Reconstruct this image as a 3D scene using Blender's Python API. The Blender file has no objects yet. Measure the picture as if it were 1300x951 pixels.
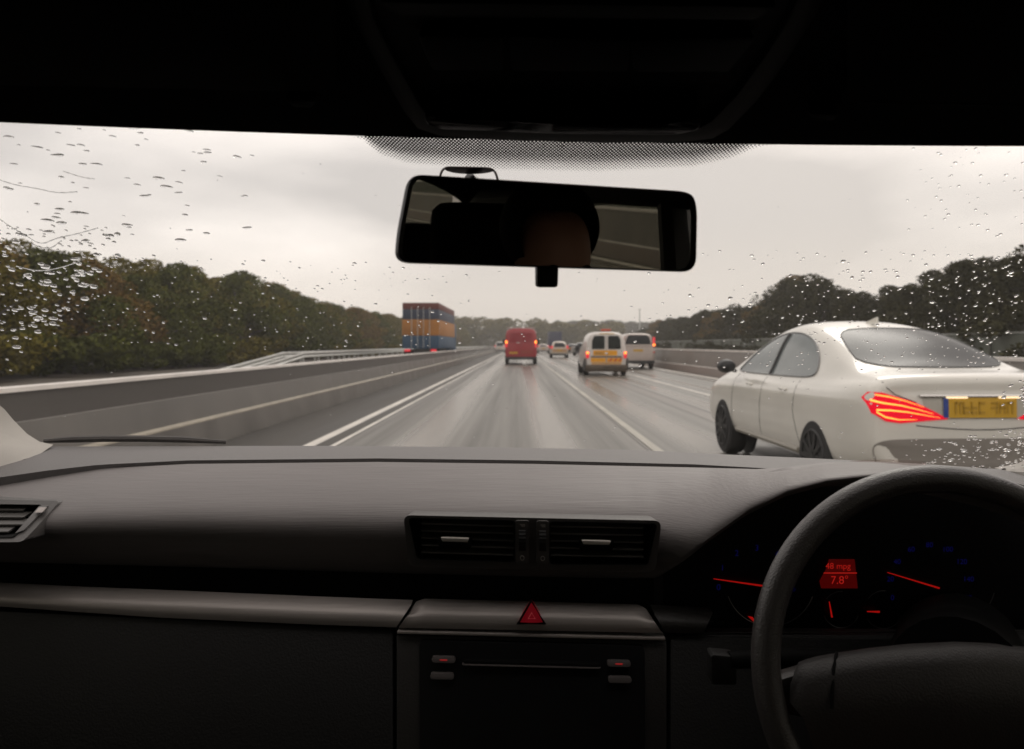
import bpy, bmesh, math, random
import numpy as np
from mathutils import Vector, Matrix
from mathutils.bvhtree import BVHTree
from mathutils.geometry import intersect_line_plane
R = math.radians
random.seed(7); RNG = np.random.default_rng(7)
S = bpy.context.scene
COL = S.collection

# ------------------------------------------------------------------ camera
H0 = 1.3                                   # eye height
cd = bpy.data.cameras.new('camera'); cam = bpy.data.objects.new('camera', cd); COL.objects.link(cam)
cam.location = (0, 0, H0); cam.rotation_euler = (R(90), 0, 0)
cd.sensor_width = 36; cd.lens = 36 * 1000 / 1300
cd.shift_x = -9 / 1300; cd.shift_y = -37.5 / 1300
cd.clip_start = 0.02; cd.clip_end = 6000
cd.dof.use_dof = True; cd.dof.focus_distance = 1.0; cd.dof.aperture_fstop = 8.5
S.camera = cam

# ------------------------------------------------------------------ world, sun, exposure
SUN_EL, SUN_AZ = 38, 20
w = bpy.data.worlds.new('World'); S.world = w; w.use_nodes = True
nt = w.node_tree; nt.nodes.clear()
def N(nt, t, **kw):
    n = nt.nodes.new(t)
    for k, v in kw.items():
        if k in n.inputs: n.inputs[k].default_value = v
        else: setattr(n, k, v)
    return n
out = N(nt, 'ShaderNodeOutputWorld'); bg = N(nt, 'ShaderNodeBackground'); bg.inputs[1].default_value = 0.1
sky = N(nt, 'ShaderNodeTexSky', sky_type='NISHITA', sun_disc=False, sun_elevation=R(SUN_EL), sun_rotation=R(SUN_AZ))
sky.dust_density = 4; sky.air_density = 1.2
tc = N(nt, 'ShaderNodeTexCoord'); mp = N(nt, 'ShaderNodeMapping'); mp.inputs['Scale'].default_value = (1, 1, 3.2); mp.inputs['Location'].default_value = (2.3, .4, .15)
no = N(nt, 'ShaderNodeTexNoise'); no.inputs['Scale'].default_value = 1.15; no.inputs['Detail'].default_value = 5; no.inputs['Roughness'].default_value = .42
cr = N(nt, 'ShaderNodeValToRGB')
e = cr.color_ramp.elements
e[0].position = .41; e[0].color = (.46, .43, .415, 1); e[1].position = .60; e[1].color = (1.02, .935, .895, 1)
m_ = cr.color_ramp.elements.new(.5); m_.color = (.74, .685, .65, 1)
mul = N(nt, 'ShaderNodeMixRGB', blend_type='MULTIPLY'); mul.inputs[0].default_value = 1; mul.inputs[2].default_value = (15.4, 15.3, 15.2, 1)
mix = N(nt, 'ShaderNodeMixRGB'); mix.inputs[0].default_value = .94
L = nt.links
L.new(tc.outputs['Generated'], mp.inputs[0]); L.new(mp.outputs[0], no.inputs['Vector']); L.new(no.outputs['Fac'], cr.inputs[0])
L.new(cr.outputs[0], mul.inputs[1]); L.new(sky.outputs[0], mix.inputs[1]); L.new(mul.outputs[0], mix.inputs[2])
sz = N(nt, 'ShaderNodeSeparateXYZ'); L.new(tc.outputs['Generated'], sz.inputs[0])
hr = N(nt, 'ShaderNodeMapRange', interpolation_type='SMOOTHSTEP'); L.new(sz.outputs[2], hr.inputs[0]); hr.inputs['From Min'].default_value = .02; hr.inputs['From Max'].default_value = .16; hr.inputs['To Min'].default_value = .75; hr.inputs['To Max'].default_value = 0
hm_ = N(nt, 'ShaderNodeMixRGB'); hm_.inputs[2].default_value = (9.2, 8.3, 7.5, 1); L.new(hr.outputs[0], hm_.inputs[0]); L.new(mix.outputs[0], hm_.inputs[1])
L.new(hm_.outputs[0], bg.inputs[0]); L.new(bg.outputs[0], out.inputs[0])
sl = bpy.data.lights.new('sun', 'SUN'); sl.energy = .6; sl.angle = R(25); sl.color = (1, .95, .88)
so = bpy.data.objects.new('sun', sl); COL.objects.link(so)
az = R(SUN_AZ); el = R(SUN_EL)
sdir = Vector((math.sin(az) * math.cos(el), math.cos(az) * math.cos(el), math.sin(el)))
so.rotation_euler = sdir.to_track_quat('Z', 'Y').to_euler(); so.location = (0, 0, 60)
vs = S.view_settings; vs.view_transform = 'Standard'; vs.look = 'None'; vs.exposure = 0; vs.gamma = 1; vs.use_curve_mapping = False
S.cycles.use_denoising = True
S.cycles.max_bounces = 8; S.cycles.transparent_max_bounces = 16; S.cycles.transmission_bounces = 6
S.cycles.caustics_reflective = False; S.cycles.caustics_refractive = False
S.cycles.sample_clamp_indirect = 4; S.cycles.volume_bounces = 0

# ------------------------------------------------------------------ helpers
def P(px, py, Y):
    'a point at depth Y metres ahead of the eye'
    return Vector(((px - 659) / 1000 * Y, Y, H0 + (438 - py) / 1000 * Y))
def ray(px, py): return Vector(((px - 659) / 1000, 1, (438 - py) / 1000)).normalized()
EYE = Vector((0, 0, H0))
def srgb(r, g, b):
    f = lambda c: (c / 255 / 12.92) if c / 255 <= .04045 else ((c / 255 + .055) / 1.055) ** 2.4
    return (f(r), f(g), f(b))

def mat(name, col, rough=.6, metal=0, spec=.5, var=0, vscale=8, vstretch=(1, 1, 1), bump=0, bscale=60, bstretch=None, coat=0, rvar=0, coords='Object', emit=None, estr=0, island=0):
    m = bpy.data.materials.new(name); m.use_nodes = True
    t = m.node_tree; b = t.nodes['Principled BSDF']; l = t.links
    b.inputs['Base Color'].default_value = (*col, 1); b.inputs['Roughness'].default_value = rough
    b.inputs['Metallic'].default_value = metal; b.inputs['Specular IOR Level'].default_value = spec
    b.inputs['Coat Weight'].default_value = coat; b.inputs['Coat Roughness'].default_value = .05
    if emit: b.inputs['Emission Color'].default_value = (*emit, 1); b.inputs['Emission Strength'].default_value = estr
    if var or bump or rvar:
        c = N(t, 'ShaderNodeTexCoord'); q = N(t, 'ShaderNodeMapping'); q.inputs['Scale'].default_value = vstretch
        l.new(c.outputs[coords], q.inputs[0])
    if var or rvar:
        n = N(t, 'ShaderNodeTexNoise'); n.inputs['Scale'].default_value = vscale; n.inputs['Detail'].default_value = 6
        l.new(q.outputs[0], n.inputs['Vector'])
        if var:
            r = N(t, 'ShaderNodeMapRange'); r.inputs['From Min'].default_value = .25; r.inputs['From Max'].default_value = .75
            r.inputs['To Min'].default_value = 1 - var; r.inputs['To Max'].default_value = 1 + var
            x = N(t, 'ShaderNodeMixRGB', blend_type='MULTIPLY'); x.inputs[0].default_value = 1; x.inputs[1].default_value = (*col, 1)
            l.new(n.outputs['Fac'], r.inputs[0]); l.new(r.outputs[0], x.inputs[2]); l.new(x.outputs[0], b.inputs['Base Color'])
        if rvar:
            r = N(t, 'ShaderNodeMapRange'); r.inputs['From Min'].default_value = .3; r.inputs['From Max'].default_value = .7
            r.inputs['To Min'].default_value = max(.02, rough - rvar); r.inputs['To Max'].default_value = rough + rvar
            l.new(n.outputs['Fac'], r.inputs[0]); l.new(r.outputs[0], b.inputs['Roughness'])
    if island:
        g = N(t, 'ShaderNodeNewGeometry'); r = N(t, 'ShaderNodeValToRGB'); ee = r.color_ramp.elements
        ee[0].color = (*[v * (1 - island) for v in col], 1); ee[1].color = (col[0] * (1 + island * 1.5), col[1] * (1 + island * 1.1), col[2] * (1 + island * .4), 1)
        l.new(g.outputs['Random Per Island'], r.inputs[0]); l.new(r.outputs[0], b.inputs['Base Color'])
    if bump:
        n2 = N(t, 'ShaderNodeTexNoise'); n2.inputs['Scale'].default_value = bscale; n2.inputs['Detail'].default_value = 4
        q2 = N(t, 'ShaderNodeMapping'); q2.inputs['Scale'].default_value = bstretch or vstretch
        l.new(c.outputs[coords], q2.inputs[0]); l.new(q2.outputs[0], n2.inputs['Vector'])
        bp = N(t, 'ShaderNodeBump'); bp.inputs['Strength'].default_value = bump; bp.inputs['Distance'].default_value = .004
        l.new(n2.outputs['Fac'], bp.inputs['Height']); l.new(bp.outputs[0], b.inputs['Normal'])
    return m

def emis(name, col, s, base=(.02, .02, .02)): return mat(name, base, .3, emit=col, estr=s)
def clear_glass(name, tint=(1, 1, 1), gloss=.05, rough=.02):
    m = bpy.data.materials.new(name); m.use_nodes = True; t = m.node_tree; t.nodes.clear()
    o = N(t, 'ShaderNodeOutputMaterial'); x = N(t, 'ShaderNodeMixShader'); x.inputs[0].default_value = gloss
    tr = N(t, 'ShaderNodeBsdfTransparent'); tr.inputs[0].default_value = (*tint, 1); g = N(t, 'ShaderNodeBsdfGlossy'); g.inputs['Roughness'].default_value = rough
    t.links.new(tr.outputs[0], x.inputs[1]); t.links.new(g.outputs[0], x.inputs[2]); t.links.new(x.outputs[0], o.inputs[0])
    return m

def link(name, me, mats, parent=None, smooth=True, sharp=35):
    o = bpy.data.objects.new(name, me); COL.objects.link(o)
    for m in (mats if isinstance(mats, (list, tuple)) else [mats]): me.materials.append(m)
    if smooth:
        me.shade_smooth() if hasattr(me, 'shade_smooth') else me.polygons.foreach_set('use_smooth', [True] * len(me.polygons))
        if sharp < 180: me.set_sharp_from_angle(angle=R(sharp))
    if parent: o.parent = parent
    return o
def tag(o, label=None, cat=None, group=None, kind=None):
    for k, v in (('label', label), ('category', cat), ('group', group), ('kind', kind)):
        if v: o[k] = v
    return o
def empty(name, loc=(0, 0, 0), rz=0):
    o = bpy.data.objects.new(name, None); o.empty_display_size = .2; COL.objects.link(o); o.location = loc; o.rotation_euler = (0, 0, rz); return o

class MB:
    def __init__(s): s.v = []; s.f = []; s.mi = []
    def add(s, vs, fs, mi=0):
        b = len(s.v); s.v += [tuple(v) for v in vs]; s.f += [tuple(i + b for i in f) for f in fs]; s.mi += [mi] * len(fs); return s
    def box(s, x0, x1, y0, y1, z0, z1, mi=0):
        v = [(x, y, z) for x in (x0, x1) for y in (y0, y1) for z in (z0, z1)]
        return s.add(v, [(0, 1, 3, 2), (4, 6, 7, 5), (0, 4, 5, 1), (2, 3, 7, 6), (0, 2, 6, 4), (1, 5, 7, 3)], mi)
    def grid(s, rows, closed=False, mi=0):
        n = len(rows[0]); v = [p for r in rows for p in r]; f = []
        for i in range(len(rows) - 1):
            for j in range(n if closed else n - 1):
                k = (j + 1) % n
                f.append((i * n + j, i * n + k, (i + 1) * n + k, (i + 1) * n + j))
        return s.add(v, f, mi)
    def cap(s, ring, mi=0): return s.add(ring, [tuple(range(len(ring)))], mi)
    def tube(s, pts, r, seg=8, closed=False, caps=True, flat=None, mi=0):
        pts = [Vector(p) for p in pts]; n = len(pts); rows = []
        rr = r if isinstance(r, (list, tuple)) else [r] * n
        up = Vector((0, 0, 1)); last = None
        for i, p in enumerate(pts):
            a = pts[(i - 1) % n] if closed or i else p; b = pts[(i + 1) % n] if closed or i < n - 1 else p
            d = (b - a).normalized()
            x = d.cross(last if last else up)
            if x.length < 1e-4: x = d.cross(Vector((1, 0, 0)))
            x.normalize(); y = x.cross(d).normalized(); last = y
            rows.append([p + (x * math.cos(t) + y * math.sin(t)) * rr[i] for t in [2 * math.pi * k / seg for k in range(seg)]])
        if closed: rows.append(rows[0])
        s.grid(rows, True, mi)
        if caps and not closed: s.cap(rows[0], mi); s.cap(rows[-1][::-1], mi)
        return s
    def cyl(s, c, axis, r, h, seg=24, mi=0):
        c = Vector(c); a = Vector(axis).normalized() * h / 2
        return s.tube([c - a, c + a], r, seg, mi=mi)
    def prism(s, poly, vec, mi=0):
        vec = Vector(vec); a = [Vector(p) for p in poly]; b = [p + vec for p in a]; n = len(a)
        s.cap(a, mi); s.cap(b[::-1], mi); return s.grid([a, b], True, mi)
    def mesh(s, name='mesh', recalc=True):
        me = bpy.data.meshes.new(name); me.from_pydata([tuple(v) for v in s.v], [], s.f); me.polygons.foreach_set('material_index', s.mi)
        bm = bmesh.new(); bm.from_mesh(me); bmesh.ops.remove_doubles(bm, verts=bm.verts, dist=1e-5)
        if recalc: bmesh.ops.recalc_face_normals(bm, faces=bm.faces)
        bm.to_mesh(me); bm.free(); me.update(); return me
    def build(s, name, mats, parent=None, smooth=True, bevel=0, sharp=35, seg=2, kind=None):
        me = s.mesh(name)
        if bevel:
            bm = bmesh.new(); bm.from_mesh(me)
            ed = [e for e in bm.edges if len(e.link_faces) == 2 and e.calc_face_angle(0) > R(30)]
            bmesh.ops.bevel(bm, geom=ed, offset=bevel, segments=seg, affect='EDGES', profile=.6); bm.to_mesh(me); bm.free()
        o = link(name, me, mats, parent, smooth, sharp)
        if kind: o['kind'] = kind
        return o
def apply_mods(o):
    dg = bpy.context.evaluated_depsgraph_get(); me = bpy.data.meshes.new_from_object(o.evaluated_get(dg)); old = o.data; o.modifiers.clear(); o.data = me; return me
def smooth_poly(pts, n=4, closed=True):
    'Chaikin'
    pts = [Vector(p) for p in pts]
    for _ in range(n):
        q = []
        m = len(pts)
        for i in range(m if closed else m - 1):
            a, b = pts[i], pts[(i + 1) % m]; q += [a * .75 + b * .25, a * .25 + b * .75]
        if not closed: q = [pts[0]] + q + [pts[-1]]
        pts = q
    return pts
def rounded(poly, r=3, n=3):
    'rounds only the corners of a 2-D polygon'
    out = []; m = len(poly)
    for i in range(m):
        a = Vector(poly[i - 1]); p = Vector(poly[i]); b = Vector(poly[(i + 1) % m])
        ra = min(r, (a - p).length * .45); rb = min(r, (b - p).length * .45)
        A = p + (a - p).normalized() * ra; B = p + (b - p).normalized() * rb
        for k in range(n + 1):
            t = k / n; out.append((A * (1 - t) + p * t) * (1 - t) + (p * (1 - t) + B * t) * t)
    return out
def dense(poly, step):
    out = []
    for i in range(len(poly)):
        a = Vector(poly[i]); b = Vector(poly[(i + 1) % len(poly)]); k = max(1, int((b - a).length / step))
        out += [a.lerp(b, j / k) for j in range(k)]
    return out
def plate(outer, holes, mapper, thick):
    'a sheet with holes, outline in 2-D, mapped to 3-D by mapper(u,v)->(point, direction to sink)'
    bm = bmesh.new(); edges = []
    for lp in [outer] + list(holes):
        vs_ = [bm.verts.new((p[0], p[1], 0)) for p in lp]
        edges += [bm.edges.new((vs_[i], vs_[(i + 1) % len(vs_)])) for i in range(len(vs_))]
    bmesh.ops.triangle_fill(bm, use_beauty=True, edges=edges)
    top = list(bm.faces)
    r = bmesh.ops.extrude_face_region(bm, geom=top)
    nv = {v for v in r['geom'] if isinstance(v, bmesh.types.BMVert)}
    for v in bm.verts:
        p, d = mapper(v.co.x, v.co.y); v.co = p + (d * thick if v in nv else Vector((0, 0, 0)))
    bmesh.ops.recalc_face_normals(bm, faces=bm.faces)
    me = bpy.data.meshes.new('plate'); bm.to_mesh(me); bm.free(); return me
def bvh_of(me):
    return BVHTree.FromPolygons([v.co.copy() for v in me.vertices], [tuple(p.vertices) for p in me.polygons])

# ------------------------------------------------------------------ materials
M = {}
M['ground'] = mat('verge_earth', (.055, .052, .028), .9, var=.4, vscale=2)
M['concrete'] = mat('wet_concrete', (.165, .15, .133), .42, var=.4, vscale=1.6, vstretch=(1, .7, .22), bump=.3, bscale=25, rvar=.12)
M['concrete_dark'] = mat('darker_concrete', (.058, .051, .046), .5, var=.3, vscale=1.5, vstretch=(1, .1, 1), bump=.3, bscale=25, rvar=.1)  # darker concrete for the upper face of the left barrier
M['conc_top'] = mat('pale_concrete_cap', (.70, .66, .62), .45, var=.15, vscale=2)
M['conc_brown'] = mat('muddy_concrete', (.17, .135, .115), .45, var=.25, vscale=1.5, vstretch=(1, .15, 1), bump=.2, bscale=20, rvar=.1)
M['shoulder'] = mat('dark_rough_asphalt', (.052, .047, .041), .62, spec=.3, var=.3, vscale=1.4, vstretch=(1, .08, 1), bump=.5, bscale=90, bstretch=(1, .3, 1), rvar=.1)
M['verge_strip'] = mat('muddy_verge', (.06, .048, .036), .8, var=.3, vscale=1)
M['white_line'] = mat('worn_white_paint', (.58, .545, .49), .35, var=.35, vscale=3, vstretch=(1, .2, 1))
M['yellow_line'] = mat('worn_cream_paint', (.29, .27, .22), .35, var=.35, vscale=3, vstretch=(1, .2, 1))
M['seam'] = mat('tar_seam', (.045, .036, .03), .45, var=.2)
M['galv'] = mat('galvanised_steel', (.5, .5, .48), .4, .7, var=.15, vscale=4)
M['tyre'] = mat('tyre_rubber', (.018, .018, .018), .75, bump=.3, bscale=80)
M['rim'] = mat('wet_dark_alloy', (.03, .03, .03), .45, .5)
M['dark_plastic'] = mat('black_plastic', (.02, .02, .021), .5)
M['brownbump'] = mat('road_grimed_plastic', (.075, .055, .038), .65, var=.35, vscale=4)
M['paint_white'] = mat('wet_white_paint', (.66, .64, .58), .3, coat=.8, var=.06, vscale=2, vstretch=(1, 1, 3))
M['paint_white_van'] = mat('grimy_white_paint', (.58, .54, .5), .35, coat=.5, var=.12, vscale=2)
M['paint_silver'] = mat('silver_beige_paint', (.46, .39, .35), .35, .25, coat=.6, var=.08)
M['paint_red'] = mat('red_paint', (.30, .007, .014), .35, coat=.6, var=.1)
M['paint_gold'] = mat('pale_champagne_paint', (.5, .42, .34), .35, .2, coat=.6)
M['paint_dark'] = mat('dark_car_paint', (.03, .03, .034), .3, coat=.7)
M['paint_navy'] = mat('navy_box_panel', (.02, .024, .06), .4)
M['car_glass'] = mat('dark_car_glass', (.012, .014, .016), .1, spec=.25)
M['rear_glass'] = mat('heated_rear_glass', (.02, .022, .024), .22, spec=.1)
M['van_glass'] = mat('van_door_glass', (.016, .02, .018), .1, spec=.12, var=.8, vscale=4)
M['side_glass'] = mat('misted_side_glass', (.13, .15, .148), .14, spec=.6, var=.2, vscale=2)
M['plate_y'] = mat('yellow_number_plate', (.52, .30, .012), .5)
M['plate_txt'] = mat('number_plate_characters', (.40, .23, .012), .6)
M['euro'] = mat('blue_plate_band', (.02, .05, .25), .5)
M['hi_yellow'] = mat('high_visibility_yellow', (.75, .33, .005), .5, var=.15)
M['hi_red'] = mat('reflective_red', (.5, .03, .03), .5)
M['beacon'] = mat('amber_beacon_lens', (.45, .06, .02), .35, emit=(1, .12, .03), estr=.06)
M['brake'] = mat('brake_lamp_lit', (.22, .003, .008), .5, spec=.15, emit=(1, .003, .028), estr=.7)
M['brake_hot'] = emis('brake_lamp_core', (1, .27, .04), 3.2, (.5, .05, .02))
M['brake_soft'] = emis('tail_lamp_dim', (1, .03, .05), .6, (.35, .01, .02))
M['chrome'] = mat('chrome', (.62, .6, .57), .22, 1)
# interior
M['vinyl'] = mat('grained_grey_vinyl', (.172, .158, .155), .5, spec=.4, var=.06, vscale=60, vstretch=(.12, .5, 3), bump=.16, bscale=90, bstretch=(.25, 1, 9))
M['vinyl_back'] = mat('smooth_grey_vinyl', (.13, .123, .121), .55, spec=.4, bump=.2, bscale=500)
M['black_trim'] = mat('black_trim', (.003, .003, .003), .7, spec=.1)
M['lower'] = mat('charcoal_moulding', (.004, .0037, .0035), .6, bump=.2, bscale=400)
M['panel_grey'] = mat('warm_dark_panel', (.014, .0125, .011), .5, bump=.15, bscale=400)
M['vent_frame'] = mat('vent_surround_plastic', (.075, .07, .067), .45)
M['slat'] = mat('vent_slat_plastic', (.09, .085, .08), .4)
M['alu'] = mat('brushed_trim', (.38, .345, .325), .45, .35, var=.08, vscale=40, vstretch=(.05, 1, 4), bump=.08, bscale=80, bstretch=(.1, 1, 8))
M['leather'] = mat('steering_leather', (.055, .05, .048), .28, spec=.7, bump=.25, bscale=600)
M['hub'] = mat('airbag_cover', (.03, .027, .026), .5, bump=.2, bscale=500)
M['lining'] = mat('black_roof_lining', (.008, .0075, .007), .95, spec=.05)
M['console'] = mat('roof_console_plastic', (.0028, .0025, .0024), .7, spec=.08)
M['console_lens'] = mat('smoked_lamp_lens', (.008, .008, .008), .12, spec=.6)
M['beige'] = mat('beige_pillar_trim', (.36, .34, .31), .75, bump=.1, bscale=500)
M['mirror_black'] = mat('mirror_housing_plastic', (.012, .011, .011), .38, spec=.4)
M['mirror'] = mat('dimmed_mirror', (.92, .9, .82), .015, 1)
M['seat'] = mat('black_seat_cloth', (.008, .008, .009), .9, spec=.1)
M['skin'] = mat('skin', (.24, .12, .075), .6); M['hair'] = mat('dark_hair', (.008, .006, .005), .7, spec=.2); M['jacket'] = mat('dark_jacket', (.012, .012, .014), .9)
M['red_btn'] = mat('hazard_red', (.30, .008, .018), .35, emit=(1, .02, .05), estr=.06)
M['red_light'] = mat('hazard_symbol', (.55, .12, .12), .35, emit=(1, .12, .14), estr=.12)
M['needle'] = emis('needle_glow', (1, .012, .008), .26)
M['disp'] = emis('display_backlight', (1, .004, .004), .045)
M['disp_txt'] = emis('display_characters', (1, .03, .02), .3)
M['blue_num'] = emis('dial_numerals', (.02, .02, 1), .035)
M['dim_ring'] = mat('gauge_ring_metal', (.2, .2, .2), .35, .8)
M['wscreen'] = clear_glass('windscreen_glass', (.97, .975, .965), .02)
M['cabin_glass'] = clear_glass('tinted_cabin_glass', (.2, .2, .175), .02)
M['water'] = mat('rain_water', (1, 1, 1), 0.0, spec=.5)
b = M['water'].node_tree.nodes['Principled BSDF']; b.inputs['Transmission Weight'].default_value = 1; b.inputs['IOR'].default_value = 1.33
M['strip_plastic'] = clear_glass('clear_strip_plastic', (.9, .82, .8), .16, .25)
M['purple'] = mat('sensor_gel_pad', (.045, .012, .02), .3)

# road surface: wet tarmac with lighter, smoother wheel tracks worn along each lane
def road_mat(name, base, tracks):
    m = mat(name, base, .3); t = m.node_tree; l = t.links; b = t.nodes['Principled BSDF']
    g = N(t, 'ShaderNodeNewGeometry'); sx = N(t, 'ShaderNodeSeparateXYZ'); l.new(g.outputs['Position'], sx.inputs[0])
    q = N(t, 'ShaderNodeMapping'); q.inputs['Scale'].default_value = (1.7, .022, 1); l.new(g.outputs['Position'], q.inputs[0])
    n = N(t, 'ShaderNodeTexNoise'); n.inputs['Scale'].default_value = 1.3; n.inputs['Detail'].default_value = 7; n.inputs['Roughness'].default_value = .6; l.new(q.outputs[0], n.inputs['Vector'])
    acc = None
    for x0, wd, amp in tracks:
        a = N(t, 'ShaderNodeMath', operation='SUBTRACT'); l.new(sx.outputs[0], a.inputs[0]); a.inputs[1].default_value = x0
        a2 = N(t, 'ShaderNodeMath', operation='ABSOLUTE'); l.new(a.outputs[0], a2.inputs[0])
        r = N(t, 'ShaderNodeMapRange', interpolation_type='SMOOTHSTEP'); l.new(a2.outputs[0], r.inputs[0])
        r.inputs['From Min'].default_value = 0; r.inputs['From Max'].default_value = wd; r.inputs['To Min'].default_value = amp; r.inputs['To Max'].default_value = 0
        if acc is None: acc = r
        else:
            s = N(t, 'ShaderNodeMath', operation='ADD'); l.new(acc.outputs[0], s.inputs[0]); l.new(r.outputs[0], s.inputs[1]); acc = s
    nm = N(t, 'ShaderNodeMapRange'); l.new(n.outputs['Fac'], nm.inputs[0]); nm.inputs['From Min'].default_value = .3; nm.inputs['From Max'].default_value = .7; nm.inputs['To Min'].default_value = .6; nm.inputs['To Max'].default_value = 1.4
    f = N(t, 'ShaderNodeMath', operation='ADD'); l.new(acc.outputs[0], f.inputs[0]); l.new(nm.outputs[0], f.inputs[1])
    x = N(t, 'ShaderNodeMixRGB', blend_type='MULTIPLY'); x.inputs[0].default_value = 1; x.inputs[1].default_value = (*base, 1); l.new(f.outputs[0], x.inputs[2]); l.new(x.outputs[0], b.inputs['Base Color'])
    rr = N(t, 'ShaderNodeMapRange'); l.new(f.outputs[0], rr.inputs[0]); rr.inputs['From Min'].default_value = .7; rr.inputs['From Max'].default_value = 1.6; rr.inputs['To Min'].default_value = .5; rr.inputs['To Max'].default_value = .2
    l.new(rr.outputs[0], b.inputs['Roughness'])
    n2 = N(t, 'ShaderNodeTexNoise'); n2.inputs['Scale'].default_value = 70; l.new(g.outputs['Position'], n2.inputs['Vector'])
    bp = N(t, 'ShaderNodeBump'); bp.inputs['Strength'].default_value = .35; bp.inputs['Distance'].default_value = .003; l.new(n2.outputs['Fac'], bp.inputs['Height']); l.new(bp.outputs[0], b.inputs['Normal'])
    return m
M['road'] = road_mat('wet_motorway_asphalt', (.088, .08, .067), [(-1.35, .5, .9), (.45, .42, .9), (-2.1, .3, -.25), (2.4, .5, .8), (4.1, .42, .8), (5.6, .4, .6), (7.0, .35, .6), (-.45, .4, -.3), (3.3, .3, -.2), (1.2, .25, -.2)])

# ------------------------------------------------------------------ the setting
def sheet(name, x0, x1, y0, y1, z, m, step=None):
    mb = MB(); ys = np.linspace(y0, y1, 2 if not step else int((y1 - y0) / step) + 1)
    mb.grid([[(x0, y, z), (x1, y, z)] for y in ys]); o = mb.build(name, m, smooth=False); o['kind'] = 'structure'; return o
sheet('ground', -1500, 1500, -800, 3500, -.03, M['ground'])
sheet('road', -3.95, 8.2, -120, 1600, 0, M['road'])
sheet('slip_road', -10.4, -4.5, -120, 1600, 0, M['shoulder'])
sheet('opposite_road', 8.9, 21, -120, 1600, 0, M['road'])
sheet('muddy_verge', -20.5, -13.0, -120, 1600, 0, M['verge_strip'])
sheet('hard_shoulder', -3.95, -2.42, -120, 1600, .004, M['shoulder'])
def line(name, x0, x1, m, y0=-60, y1=700, z=.008): return sheet(name, x0, x1, y0, y1, z, m)
line('lane_marking', -2.77, -2.62, M['white_line'])
line('lane_marking', -2.42, -2.35, M['white_line'])
line('lane_marking', 1.64, 1.76, M['yellow_line'])
line('lane_marking', 4.84, 4.95, M['white_line'])
line('lane_marking', 7.42, 7.66, mat('bright_white_paint', (.8, .75, .68), .35, var=.1, vscale=2))
line('road_seam', 3.615, 3.71, M['seam'], z=.004)
line('road_patch', 3.28, 3.61, mat('brown_stained_asphalt', (.095, .08, .066), .36, var=.2, vscale=2, vstretch=(1, .1, 1)), z=.004)
line('road_seam', 1.58, 1.60, M['seam'], z=.004)

def extrude_y(prof, y0, y1, n=1, closed=True, mis=None):
    mb = MB(); ys = np.linspace(y0, y1, n + 1)
    m = len(prof)
    for j in range(m if closed else m - 1):
        a, b = prof[j], prof[(j + 1) % m]
        mb.grid([[(a[0], y, a[1]), (b[0], y, b[1])] for y in ys], mi=(mis[j] if mis else 0))
    return mb
# left step barrier
lb = empty('concrete_barrier', (-3.97, 30, 0)); tag(lb, 'stepped concrete barrier with darker upper face beside the hard shoulder', 'barrier')
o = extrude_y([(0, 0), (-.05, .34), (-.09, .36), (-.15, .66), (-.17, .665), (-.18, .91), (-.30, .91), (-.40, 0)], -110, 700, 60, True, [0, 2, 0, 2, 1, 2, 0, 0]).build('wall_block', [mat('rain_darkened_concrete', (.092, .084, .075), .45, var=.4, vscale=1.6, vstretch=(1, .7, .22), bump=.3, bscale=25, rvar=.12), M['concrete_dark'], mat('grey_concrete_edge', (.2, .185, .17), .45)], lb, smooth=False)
o = extrude_y([(-.043, .325), (-.043 - .004, .345), (-.095, .366), (-.099, .358)], -110, 700, 1).build('ledge', mat('pale_orange_ledge', (.30, .265, .21), .5, var=.2, vscale=2), lb, smooth=False)
MB().box(-.31, -.155, -110, 700, .913, .952).build('coping', M['conc_top'], lb, smooth=False)
# right median barrier
rb = empty('median_barrier', (8.2, 30, 0)); tag(rb, 'grey concrete median barrier with brown foot beyond the fast lane', 'barrier')
extrude_y([(-.28, 0), (-.2, .33), (-.19, .36), (-.09, 1.03), (.09, 1.03), (.28, 0)], -110, 700, 60, True, [2, 1, 0, 1, 0, 0]).build('wall_block', [M['concrete'], M['conc_top'], M['conc_brown']], rb, smooth=False)
MB().box(-.115, .11, -110, 700, 1.033, 1.095).build('coping', M['conc_top'], rb, smooth=False)

# w-beam crash barrier on the far side of the slip road
cb = empty('crash_barrier', (-11.2, 34, 0)); tag(cb, 'twin galvanised steel crash barrier rails before the left trees', 'crash barrier')
wprof = [(0, .62), (.035, .66), (.035, .70), (0, .74), (0, .80), (.035, .84), (.035, .88), (0, .93), (-.012, .93), (.02, .88), (.02, .84), (-.012, .80), (-.012, .74), (.02, .70), (.02, .66), (-.012, .62)]
extrude_y(wprof, -3, 400, 40).build('rail', M['galv'], cb)
extrude_y([(x - 1.1, z + .0) for x, z in wprof], -3, 400, 40).build('rail', M['galv'], cb)
for ch in cb.children:
    for v in ch.data.vertices:
        t_ = max(0, min(1, (v.co.y + 3) / 10.4)); v.co.z -= (1 - t_ * t_ * (3 - 2 * t_)) * .72 if v.co.y < 7 else 0
pm = MB().box(-.1, -.02, -.04, .04, 0, .9).mesh('barrier_post')
for k in range(3, 60):
    for dx in (0, -1.05):
        if k * 2 + (dx < 0) > 98: continue
        if k == 3 and dx == 0: pm.materials.append(M['galv'])
        o = bpy.data.objects.new('post', pm); COL.objects.link(o); o.parent = cb; o.location = (dx, -2.5 + k * 3.2, 0)
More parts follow.
